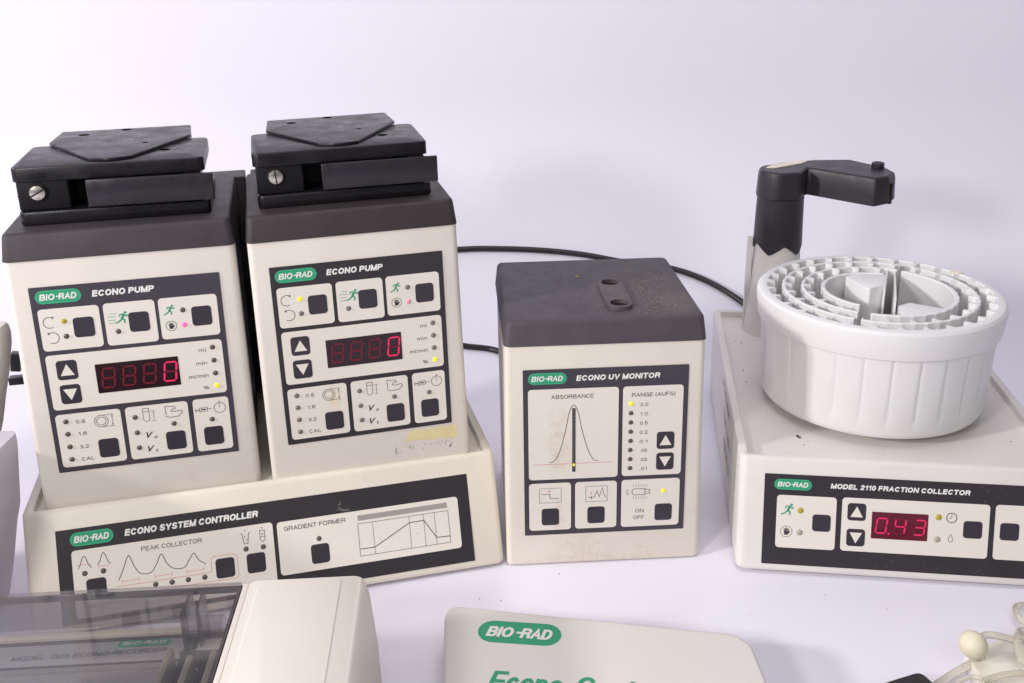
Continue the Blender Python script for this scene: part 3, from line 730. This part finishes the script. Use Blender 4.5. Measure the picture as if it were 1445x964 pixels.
# beaker and vial symbols
pn.g().line([(132.9, 51), (134.3, 51), (135.2, 44.2), (137.8, 44.2), (138.6, 51), (139.8, 51)], .36)
for x, y in ((136.4, 53), (135.9, 48.8), (137.3, 46.7)): pn.poly(circle(x, y, .4, 8))
pn.g().line([(145.9, 51.4), (149, 51.4), (149, 45.6), (148.2, 44.2), (146.8, 44.2), (145.9, 45.6)], .34, True); pn.poly(circle(147.4, 53.2, .4, 8)); pn.poly(circle(147.4, 49, .5, 8)); pn.line([(145.9, 47.2), (149, 47.2)], .3)
# gradient chart
flat(pn.ink('shade_symbol'), [(211.3, 48.2), (273.6, 48.3), (273.6, 51.9), (211.3, 51.8)], ZT)
pn.g().line([(211, 24.2), (273.9, 24.2), (273.9, 46.2), (211, 46.2)], .28, True)
for x in (221.2, 246.4, 256.5, 264.2): pn.line([(x, 24.2), (x, 46.2)], .24)
pn.line([(211.3, 29), (221.2, 28.8), (246.4, 41.8), (256.5, 42), (264.4, 28.9), (273.9, 28.6)], .48)
for i in range(5): pn.line([(212+13*i, 33+1.5*(i % 2)), (213+13*i, 32.6)], .12)
b = bmesh.new()
for a in (((198, 58), (203, 56.3), (206.5, 55.9)), ((199, 59.4), (202, 57.2), (206, 57)), ((200.6, 61.5), (201.3, 63.2)), ((198.6, 60.5), (200, 61.6), (200.8, 60.2))): ribbon(b, a, .5, .43)
obj('paint_smear', scaled(b), 'grey_ink', cp, 'raw').data.materials[0] = M['led_grey']
pn.finish()
# small moulded slots along the top front edge of the control unit

# ------------------------------------------------------------------ fraction collector
FW, FD, FZ, FS = .2181, .305, .0827, .01685
fc = thing('fraction_collector', 'grey white fraction collector base with red time display and tall black dispensing arm', 'lab instrument', None, (.15265, .59476, 0), -.13135)
obj('body', tray_body(FW, FD, FZ, FS, M['collector'], .0055, .0062, .006, .0045), 'collector', fc, 40)
for x in (.012, FW-.03):
    for y in (.012, FD-.03): obj('foot', rbox(x, x+.018, y, y+.018, 0, .004, .003, .0004), 'black', fc)
tl = math.atan2(FZ, FS); nrm = Vector((0, -math.sin(tl), math.cos(tl)))
cp = panel(fc, tuple(nrm*.0001), tl, 184, 64.6, 'overlay_scratched', ox=17.3, oy=8.6); pn = Pn(cp, 'key', 'field', 'led_pale')
pn.pill(23.8, 49, 62.4, 69.9); pn.title('MODEL 2110 FRACTION COLLECTOR', 61.3, 152.6, 64.7, 3.6)
for c in ((26.1, 65.9, 21, 58.5), (69.6, 165.6, 21.2, 59), (169.2, 197, 21.2, 59.4)): pn.field(*c)
pn.key(56.4, 39.9, 12.2, 12); pn.key(79.4, 49.2, 12.2, 12.2, 1); pn.key(79.5, 31, 12.2, 12.2, -1); pn.key(155.3, 41, 12.2, 12); pn.key(178.8, 41, 12.2, 12)
pn.led(42.1, 48.1, 'led_amber', 1.9); pn.led(42.2, 32.4, None, 1.9); pn.led(132.9, 48.5, 'led_amber', 1.9); pn.led(132.9, 32.9, None, 1.9)
runner(pn, 33.2, 48.2, 1.05); hand(pn, 33.2, 32.7, 1.05)
pn.g().line(circle(141.4, 48.6, 3.3, 26), .5, True); pn.line([(141.4, 51), (141.4, 48.4), (139.6, 48.4)], .3)
pn.g().line([(141.4, 37), (142.8, 34), (142.7, 32.4), (141.4, 31.5), (140.1, 32.4), (140, 34)], .3, True)
obj('display_window', scaled(prism(rrect(89.5, 126.3, 31.2, 50, .4, 2), .5, .76)), 'display_lit', cp)
for x, ch, dt in ((96.0, '0', 1), (108.2, '9', 0), (120.9, '3', 0)): digit(pn, x, 40.5, 6.6, 10.4, ch if ch != '9' else '4', dt, 'seg_off', 1.0)
pn.finish()
# handwriting on the left flank
b = bmesh.new(); random.seed(5)
for r_ in range(3):
    x = .045+.014*r_; zz = .058-.019*r_
    y = x*.9+.02
    for k in range(26):
        y += random.uniform(.0015, .003)
        zc = zz+random.uniform(-.0015, .0015)-.0007*(k-10)*.3
        if random.random() < .86:
            ribbon(b, [(y, zc), (y+random.uniform(-.0015, .0018), zc+random.uniform(.003, .0085)), (y+random.uniform(0, .003), zc+random.uniform(-.002, .003))], .0009, 0)
o = obj('handwriting', b, 'ink', fc, 'raw'); o.matrix_local = Matrix(((0, 0, -1, -.0007), (-1, 0, 0, .22), (0, 1, 0, .012), (0, 0, 0, 1)))
Rm = (Matrix.Translation((.15265, .59476, 0)) @ Matrix.Rotation(-.13135, 4, 'Z')).inverted()
def toFC(x, y): v = Rm @ Vector((x, y, 0)); return (v.x, v.y)
pc = toFC(.2385, .858)
b = bmesh.new(); n = 40; rings = []
for z, r in ((FZ-.006, .0275), (FZ-.003, .0262), (FZ+.02, .0245), (.13, .0215), (.155, .0203), (.168, .0201)):
    rings.append([(pc[0]+r*math.cos(2*PI*k/n), pc[1]+r*math.sin(2*PI*k/n), z) for k in range(n)])
loft(b, rings); post = obj('arm_post', b, 'collector', fc, 40)
obj('post_guide', rbox(pc[0]-.0262, pc[0]-.0215, pc[1]-.004, pc[1]+.004, FZ-.005, .165, .001, .0005), 'collector', fc, 40)
b = bmesh.new(); lo = []
for k in range(n):
    a = 2*PI*k/n; t = (a*4.0/PI) % 1.0
    lo.append((pc[0]+.0214*math.cos(a), pc[1]+.0214*math.sin(a), .1530+.0095*abs(2*((a/(2*PI)*5+.1) % 1)-1)))
rings = [lo]+[[(pc[0]+r*math.cos(2*PI*k/n), pc[1]+r*math.sin(2*PI*k/n), z) for k in range(n)] for z, r in ((.170, .0211), (.2036, .0202))]
loft(b, rings, cap0=False); obj('arm_tube', b, 'arm', fc, 40)
hp = [(.2612, .8705), (.2520, .8440), (.2300, .8395)]
outer = [(.2195, .8440), (.2500, .8400), (.2600, .8640), (.3053, .8141), (.3190, .8215), (.3308, .838), (.3297, .8600), (.3081, .8942), (.2760, .8960), (.2400, .8850), (.2190, .8680)]
outer = [(.2290, .8365), (.2500, .8395), (.2612, .8600), (.3053, .8141), (.3200, .8230), (.3308, .838), (.3297, .8560), (.3085, .8920), (.2760, .8930), (.2430, .8840), (.2200, .8700), (.2165, .8500)]
ol = [toFC(*p) for p in outer]
ol = round_poly(ol, [.012, .008, .003, .003, .004, .004, .004, .006, .012, .015, .012, .012], 4)
# the bar and its cap; slightly smaller on top
b = bmesh.new()
loft(b, [[(x, y, z) for x, y in offset(ol, i)] for z, i in ((.2040, -.0002), (.2048, -.0010), (.2120, -.0006), (.2230, 0), (.2268, .0010), (.2280, .0026))])
arm = obj('arm', b, 'arm', fc, 35)
il = [toFC(*p) for p in ((.2235, .8600), (.2330, .8600), (.2600, .8765), (.2700, .8870), (.2600, .8875), (.2330, .8730))]
obj('inset_label', prism(round_poly(il, .006, 4), .2278, .22835), 'parchment', arm)
kb = toFC(.3205, .8540); b = bmesh.new(); lathe(b, [(.0052, .2276), (.0056, .2290), (.0056, .2322), (.0050, .2330), (.0028, .2330), (.0026, .2310)], 8, *kb)
obj('tube_fitting', b, 'arm', arm, 25)
sl = toFC(.3235, .8268); b = rbox(-.0022, .0022, -.0012, .012, .2030, .2205, .0006, .0003)
so = obj('tube_slot', b, 'black', arm); so.location = (sl[0], sl[1], 0); so.rotation_euler = (0, 0, math.radians(61.7))

# ------------------------------------------------------------------ tube carousel
DX, DY = .2760, .7080
DZ = FZ+.0006
dr = thing('tube_carousel', 'round white fluted tube carousel drum with scalloped concentric rows', 'tube rack', None, (DX, DY, DZ), 0)
HT = .168-DZ
NP = 28; n = NP*12
b = bmesh.new(); rings = []
for z, r, fl in ((.0015, .0800, 0), (.003, .0812, 0), (.006, .0820, 0), (.0155, .0826, 0), (.0162, .0826, 1), (.050, .0838, 1), (HT-.0215, .0850, 1)):
    ring = []
    for k in range(n):
        a = 2*PI*k/n+.03; q = k % 12
        d = (-.0004 if q == 0 else -.00005+.00042*(q/11)) if fl else 0
        ring.append(((r+d)*math.cos(a), (r+d)*math.sin(a), z))
    rings.append(ring)
V = loft(b, rings, cap1=False)
def addring(ring):
    ring = [b.verts.new(p) for p in ring]
    for i in range(n):
        j = (i+1) % n; b.faces.new((V[-1][i], V[-1][j], ring[j], ring[i]))
    V.append(ring)
for z, r in ((HT-.0216, .0866), (HT-.0209, .0874), (HT-.0195, .0877), (HT-.0060, .0892), (HT-.0024, .0886), (HT-.0006, .0868), (HT, .0845)):
    addring([(r*math.cos(2*PI*k/n+.03), r*math.sin(2*PI*k/n+.03), z) for k in range(n)])
# square-shouldered niches for the tubes
def sc(a, N): return min(1, max(0, 3.2*abs(math.sin(N*a/2))-.45))
NO = 29; KN = 24
def niche(k, z, e=0):
    a = 2*PI*k/n+.03; r = .0757+.0056*sc(a, NO)+e; return (r*math.cos(a), r*math.sin(a), z)
addring([niche(k, HT, .0006) for k in range(n)]); addring([niche(k, HT-.0008) for k in range(n)]); addring([niche(k, HT-.070) for k in range(n)])
addring([(.0815*math.cos(2*PI*k/n+.03), .0815*math.sin(2*PI*k/n+.03), HT-.0704) for k in range(n)]); addring([(.045*math.cos(2*PI*k/n), .045*math.sin(2*PI*k/n), HT-.0708) for k in range(n)])
b.faces.new(V[-1])
b2 = bmesh.new(); lathe(b2, [(.058, -.0074), (.060, -.0070), (.060, .0002), (.058, .0012)], 48); obj('turntable', b2, 'collector', dr, 40)
b3 = bmesh.new(); flat(b3, circle(0, 0, .0812, 64), HT-.0700); obj('drum_floor', b3, 'deck_dark', dr, 'raw')  # dark sheet; shade between the close ring walls is put into its colour
obj('drum_shell', b, 'white_plastic', dr, 30)
def ring_wall(ri, ai, ro, ao, N, a0, a1, top=HT, low=HT-.070, phase=0):
    b = bmesh.new(); K = int((a1-a0)/360*N*KN); rows = []
    for k in range(K+1):
        a = math.radians(a0+(a1-a0)*k/K); Ri = ri+ai*sc(a+phase, N); Ro = ro-ao*abs(math.sin(N*(a+phase)))**.5; c = .0006
        rows.append([(R*math.cos(a), R*math.sin(a), z) for R, z in ((Ri, low), (Ri, top-c), (Ri+c, top), (Ro-c, top), (Ro, top-c), (Ro, low))])
    Vv = [[b.verts.new(p) for p in r] for r in rows]
    for A, B in zip(Vv, Vv[1:]):
        for j in range(5): b.faces.new((A[j], A[j+1], B[j+1], B[j]))
    b.faces.new(Vv[0]); b.faces.new(Vv[-1][::-1])
    return obj('ring_wall', b, 'white_plastic', dr, 30)
ring_wall(.0625, .0052, .0708, .0007, 24, -119, 50)
ring_wall(.0625, .0052, .0708, .0007, 24, 57, 237)
ring_wall(.0525, .0000, .0566, .0007, 19, -115, 52)
ring_wall(.0488, .0050, .0566, .0007, 19, 56, 236, phase=.1)
ring_wall(.0385, .0000, .0420, .0006, 16, 66, 232)
def blk(poly, z0, z1, nm='divider'): return obj(nm, poly_block(round_poly(poly, .0012, 3), z0, z1, .0007), 'white_plastic', dr, 40)
def bar_(p, q, w, z1):
    p = Vector(p); q = Vector(q); d = (q-p).normalized(); m = Vector((-d.y, d.x))*w/2
    blk([tuple(v) for v in (p-m, q-m, q+m, p+m)], HT-.0699, z1)
bar_((.0235, .0470), (.0058, .0040), .0016, HT-.0006)
bar_((.0290, .0455), (.0075, -.0150), .0014, HT-.0010)
blk([(-.0146, .0323), (-.0082, .0068), (-.0050, .0040), (.0086, .0118), (.0150, .0270), (.0190, .0360), (.0020, .0390), (-.0050, .0390)], HT-.0699, HT-.0005, 'hub_block')
blk([(.0095, -.0160), (.0020, -.0440), (.0330, -.0420), (.0470, -.0280), (.0200, -.0100)], HT-.0699, HT-.007, 'hub_block')
blk([(-.0385, .0060), (-.0385, -.0080), (-.0250, -.0220), (-.0180, -.0180), (-.0280, .0040)], HT-.0699, HT-.024, 'hub_block')
a = math.radians(27); b = bmesh.new()
P = [(.0812*math.cos(a+t), .0812*math.sin(a+t)) for t in (-.05, 0, .05)]+[(.0868*math.cos(a+t), .0868*math.sin(a+t)) for t in (.05, 0, -.05)]
add_prism(b, P[:3][::1]+P[3:], HT-.002, HT+.0004); o = obj('stained_tooth', b, 'parchment', dr); o['label'] = 'yellow stained tooth on the rim'

# ------------------------------------------------------------------ chart recorder, front left
RY = .058; RZ = .090
rc = thing('chart_recorder', 'warm white chart recorder with smoked clear lid, in the front left corner', 'lab instrument', None, (-.0843, .4724, 0), RY)
UL = -.30
b = bmesh.new()
loft(b, [[(x, y, z) for x, y in rrect(-.0625-e*.0, 0+e, -.26, 0+e*.3, .004, 5)] for z, e in ((.002, .0060), (.045, .0050), (.078, .0025), (.0865, .0008), (.0892, -.0006), (.090, -.0022))])
obj('side_housing', b, 'recorder', rc, 40)
obj('top_panel', rbox(-.0575, -.0125, -.25, -.0035, RZ-.0004, RZ+.0005, .0015, .0003), 'recorder', rc, 40)
obj('edge_strip', rbox(-.0662, -.0632, -.25, -.001, .060, RZ-.0010, .0008, .0004), 'recorder', rc, 40)
obj('base', rbox(UL, -.0628, -.26, 0, .002, .052, .004, .001), 'recorder', rc, 40)
obj('rear_wall', rbox(UL, -.0665, -.0035, -.0005, .050, .0600, .001, .0004), 'recorder', rc, 40)
obj('deck', rbox(UL, -.1060, -.200, -.0315, .052, .0610, .001, .0004), 'deck', rc, 40)
obj('carriage_bar', rbox(UL, -.1000, -.0085, -.0040, .0560, .0655, .001, .0004), 'parchment', rc, 40)
obj('carriage_rail', rbox(UL, -.0900, -.0118, -.0088, .0560, .0640, .0004, .0003), 'key', rc)
np_ = obj('name_plate', rbox(UL, -.0965, -.0300, -.0125, .0560, .0645, .001, .0004), 'deck', rc, 40)
# plate print
b = bmesh.new(); ribbon(b, [(-.2, -.0308), (-.0930, -.0308), (-.0930, -.0120), (-.0960, -.0120)], .0018, .0648); obj('plate_border', b, 'overlay', np_, 'raw')
pz = .0651
g = bmesh.new(); add_prism(g, rrect(-.1330, -.1045, -.0180, -.0128, .0026, 8), .0644, .0647); obj('logo_badge', g, 'green', np_)
g = bmesh.new(); logo(g, -.1305, -.1070, -.0167, .0026, .0649); obj('logo_lettering', g, 'white_ink', np_, 'raw')
g = bmesh.new(); stext(g, 'MODEL 1325 ECONO-RECORDER', -.1860, -.1050, -.0250, .0033, .0649, .13, .22, .018); obj('title_lettering', g, 'ink', np_, 'raw')
for i in range(6):
    x = -.1005+i*.0058
    obj('pen_channel', rbox(x, x+.0036, -.17, -.0345-(i % 3)*.003, .055, .0760-(i % 2)*.006, .0016, .0010), 'head_dark' if i % 2 else 'led_pale', rc, 40)
obj('pen_carrier', rbox(-.0900, -.0680, -.0300, -.0140, .056, .0640, .002, .0006), 'recorder', rc, 40)
# lid
lid = obj('lid', rbox(UL, -.0670, -.19, -.0005, RZ-.0022, RZ-.0002, .001, .0003), 'smoke', rc)
A = lambda nm, bm, m='smoke_dark': obj(nm, bm, m, lid)
A('lid_edge', rbox(UL, -.0670, -.0022, -.0006, RZ-.006, RZ-.0024, .0003, .0002), 'overlay')
A('lid_edge', rbox(-.0690, -.0672, -.19, -.0026, RZ-.006, RZ-.0024, .0003, .0002), 'overlay')
A('lid_rear', rbox(UL, -.0950, -.0016, -.0008, .066, RZ-.0062, .0003, .0002), 'smoke')
A('hinge_web', rbox(-.0955, -.0935, -.024, -.0024, .058, RZ-.0026, .0003, .0002))
A('hinge_web', rbox(-.0885, -.0868, -.020, -.0024, .058, RZ-.0026, .0003, .0002))
b = bmesh.new(); lathe(b, [(.0058, 0), (.0064, .001), (.0064, .010), (.0058, .011)], 20)
o = A('hinge_knuckle', b, 'smoke'); o.matrix_local = Matrix.Translation((-.0860, -.0170, .074)) @ Matrix.Rotation(PI/2, 4, 'Y')
A('chart_guide', rbox(-.094, -.068, -.037, -.0355, .064, .074, .0004, .0002))

# ------------------------------------------------------------------ pale case, front centre
P = [(-.0455, .5262), (-.036, .33), (.1425, .33), (.1385, .4550), (.1372, .4840), (.1292, .4942)]
P = round_poly(P, [.0095, .012, .012, .03, .012, .012], 7)
b = bmesh.new(); loft(b, [[(x, y, z) for x, y in offset(P, i)] for z, i in ((0, -.0010), (.012, -.0008), (.0262, 0), (.0282, .0004), (.0294, .0012), (.0299, .0022), (.0300, .0032))])
cs = thing('instrument_case', 'pale flat case with green lettering on top, at the front centre', 'case', None, (0, 0, 0))
obj('shell', b, 'pale_case', cs, 40)
g = bmesh.new(); R = Matrix.Translation((-.0238, .4999, .0300)) @ Matrix.Rotation(-.125, 4, 'Z')
add_prism(g, rrect(0, .0500, -.0095, .0100, .0097, 8), 0, .00015); o = obj('logo_badge', g, 'green', cs); o.matrix_local = R
g = bmesh.new(); logo(g, .0050, .0455, -.0046, .0092, .0003); o = obj('logo_lettering', g, 'white_ink', cs, 'raw'); o.matrix_local = R
g = bmesh.new(); stext(g, 'Econo', 0, .0440, 0, .0165, .0003, .15, .2); stext(g, 'System', .0480, .105, 0, .0165, .0003, .15, .2)
o = obj('title_lettering', g, 'green', cs, 'raw'); o.matrix_local = Matrix.Translation((-.0185, .4490, .0300)) @ Matrix.Rotation(-.125, 4, 'Z')

# ------------------------------------------------------------------ cables
def cable(pts, r, label, grp=None, nm='power_cable'):
    b = bmesh.new(); tube_mesh(b, smoothpath(pts, 8), r, 10)
    return tag(obj(nm, b, 'cable', None, 60), label, 'cable', grp)
def lift(p, r=.0035): # rest the cable on the sweep
    y, z = p[1], p[2]
    if y > Y0:
        nv = Vector((0, Y0-y, RS-z)).normalized(); return (p[0], y+nv.y*r, z+nv.z*r)
    return (p[0], y, max(z, 0)+r)
cab = [(-.22, 1.1131, .0600), (-.1354, 1.1231, .0692), (-.0603, 1.1277, .0735), (-.0184, 1.1277, .0736), (.0317, 1.1255, .0717), (.0816, 1.1208, .0671), (.1309, 1.1124, .0594), (.184, 1.104, .0535),
       (.2271, 1.0860, .0413), (.2645, 1.0540, .0235), (.2855, 1.0211, .0102), (.295, .98, .002)]
cable([lift(p) for p in cab], .0034, 'long black power cable arching along the back behind the monitor')
cab = [(-.17, 1.012, .0075), (-.0959, 1.010, .0071), (-.0529, .9958, .004), (-.0146, .9831, .0022), (.03, .93, 0), (.05, .86, 0), (.06, .78, 0), (.06, .746, .02)]
cable([lift(p) for p in cab], .0032, 'short black cable low between right pump and monitor, ending behind the monitor')
for lab, p, s, r in (('upper black plug end seen left of the left pump', (-0.3990, .74, 0.1070), (.0038, .004, .0075), .25), ('lower black plug end seen left of the left pump', (-0.4008, .74, 0.0908), (.006, .004, .0030), 0)):
    o = obj('cable_plug', rbox(-s[0], s[0], -s[1], s[1], -s[2], s[2], .001, .0005), 'cable', None, 40); o.location = p; o.rotation_euler = (0, r*.6, .2)
    tag(o, lab, 'plug')

# ------------------------------------------------------------------ milky container at the left edge
b = bmesh.new()
prof = [(.000, -.3200), (.010, -.3185), (.060, -.3130), (.085, -.3080), (.110, -.3045)]
jug = thing('plastic_container', 'milky ivory plastic container cut off by the left edge, beside the left pump', 'container', None, (0, 0, 0))
YJ = .480  # lower body stretched towards the camera, out of view, to block the key light
b = bmesh.new()
loft(b, [[(x, y, z) for x, y in rrect(-.46, xr, .586, 0.607, .004, 5)] for z, xr in ((0.0600, -0.3580), (0.1122, -0.3453), (0.1227, -0.3415), (0.1410, -0.3365), (0.1589, -0.3310), (0.1790, -0.3261), (0.1859, -0.3254), (0.1904, -0.3260), (0.1924, -0.3275))])
obj('upper_body', b, 'jug', jug, 50)
b = bmesh.new()
loft(b, [[(x, y, z) for x, y in rrect(-.46, xr, YJ, 0.583, .004, 5)] for z, xr in ((0.0000, -0.3498), (0.0033, -0.3468), (0.0282, -0.3396), (0.0612, -0.3315), (0.0746, -0.3273), (0.0985, -0.3242), (0.1182, -0.3217), (0.1254, -0.3219))])
obj('lower_body', b, 'bag', jug, 50)
b = bmesh.new(); random.seed(2)
ribbon(b, [(-.3210+.0045*math.cos(i*.42), .100+.0100*math.sin(i*.42)) for i in range(15)], .0005, 0, True)
for i in range(14): 
    x = -.330+random.uniform(0, .005); z = .060+random.uniform(0, .02); ribbon(b, [(x, z), (x+random.uniform(-.002, .002), z+.003)], .0004, 0)
o = obj('moulded_marks', b, 'led_pale', jug, 'raw'); o.matrix_local = Matrix.Translation((0, YJ-.0006, 0)) @ Matrix.Rotation(PI/2, 4, 'X')

# ------------------------------------------------------------------ bottom right: plug, stopper, tray, tubing
pg = thing('power_adapter', 'black plastic connector poking up at the bottom right edge', 'plug', None, (.2290, .4740, 0), math.radians(20))
P = round_poly([(-.022, -.06), (.009, -.06), (.009, .004), (-.022, .004)], [.003, .003, .005, .004], 5)
obj('shell', poly_block(P, .001, .012, .0015), 'cable', pg, 40)
obj('recess', rbox(-.008, .003, -.012, -.005, .0118, .0124, .002, .0003), 'black', pg)
tr = thing('flow_cell_tray', 'small translucent ivory tray under the rubber stopper, bottom right corner', 'tray', None, (.2692, .4985, 0), .0)
P = round_poly([(-.0040, -.09), (.10, -.09), (.10, .002), (.050, .010), (.026, .0085), (.0, -.001)], .003, 4)
obj('tray_floor', poly_block(P, .001, .012, .0008), 'tray', tr, 40)
stp = thing('rubber_stopper', 'ivory rubber bulb stopper standing on the tray in the bottom right corner', 'stopper', None, (.2755, .4930, .0125))
b = bmesh.new(); lathe(b, [(r_*1.15, z_*1.12) for r_, z_ in ((.0030, 0), (.0036, .001), (.0038, .006), (.0052, .009), (.0066, .012), (.0070, .0155), (.0062, .0190), (.0042, .0212), (.0018, .0222), (.0003, .0224))], 28)
o = obj('bulb', b, 'bulb_ivory', stp, 60); o.rotation_euler = (math.radians(25), math.radians(-32), 0)
def tubing(pts, r, label):
    b = bmesh.new(); tube_mesh(b, smoothpath(pts, 10), r, 12)
    return tag(obj('tubing', b, 'tube', None, 80), label, 'tubing', 'loops of clear tubing at the bottom right')
tubing([(.2760, .4935, .024), (.2791, .4943, .0255), (.286, .4929, .0255), (.2968, .4926, .022), (.3060, .493, .019), (.32, .49, .016)], .0021, 'clear tube running right from the ivory stopper')
tubing([(.345, .552, .003), (.332, .5503, .0035), (.3240, .5449, .006), (.3195, .5346, .008), (.3210, .5262, .008), (.332, .518, .008)], .0022, 'thick clear tube loop highest at the right edge')
tubing([(.322, .503, .019), (.3062, .5026, .021), (.2975, .4925, .0255), (.2925, .4804, .023), (.2955, .4749, .020), (.312, .470, .016)], .0027, 'thick clear tube curled on the tray, right of the stopper')
tubing([(.232, .470, .003), (.2467, .4790, .004), (.2577, .4855, .005), (.2681, .4884, .009), (.2740, .4900, .013)], .0023, 'clear tube slanting up towards the tray from lower left')
tubing([(.244, .458, .013), (.2509, .4666, .0145), (.261, .4700, .016), (.2675, .4662, .016), (.272, .455, .014)], .0014, 'thin clear tube arching over the left end of the tray')
tubing([(.2560, .452, .014), (.2636, .4640, .016), (.2755, .4683, .018), (.2907, .4703, .018), (.31, .468, .018)], .0018, 'lowest clear tube crossing the tray to the right edge')
# ------------------------------------------------------------------ crumbs on the table and collector
random.seed(21); b = bmesh.new()
def crumb(x, y, z, s):
    a = random.uniform(0, 6); add_prism(b, [(x+s*math.cos(a+k*1.57)*(1.6 if k % 2 else .8), y+s*math.sin(a+k*1.57)) for k in range(4)], z, z+s)
for i in range(34): crumb(random.uniform(-.1, .35), random.uniform(.46, .62), .0001, random.choice((.00012, .00018, .0003)))
cr = obj('crumbs', b, 'speck', None, 'raw'); tag(cr, 'dark specks scattered on the white table', 'specks', kind='stuff')
b = bmesh.new()
for i in range(42):
    x, y = random.uniform(.012, .075), random.uniform(.10, .27)
    if random.random() < .3: x, y = random.uniform(.02, .2), random.uniform(.03, .09)
    crumb(x, y, FZ-.0054, random.choice((.00018, .00028, .0004)))
for (x, y, s) in ((.045, .06, .0009), (.046, .058, .0008)): crumb(x, y, FZ-.0054, s)
cr = obj('crumbs', b, 'speck', fc, 'raw'); cr['kind'] = 'stuff'
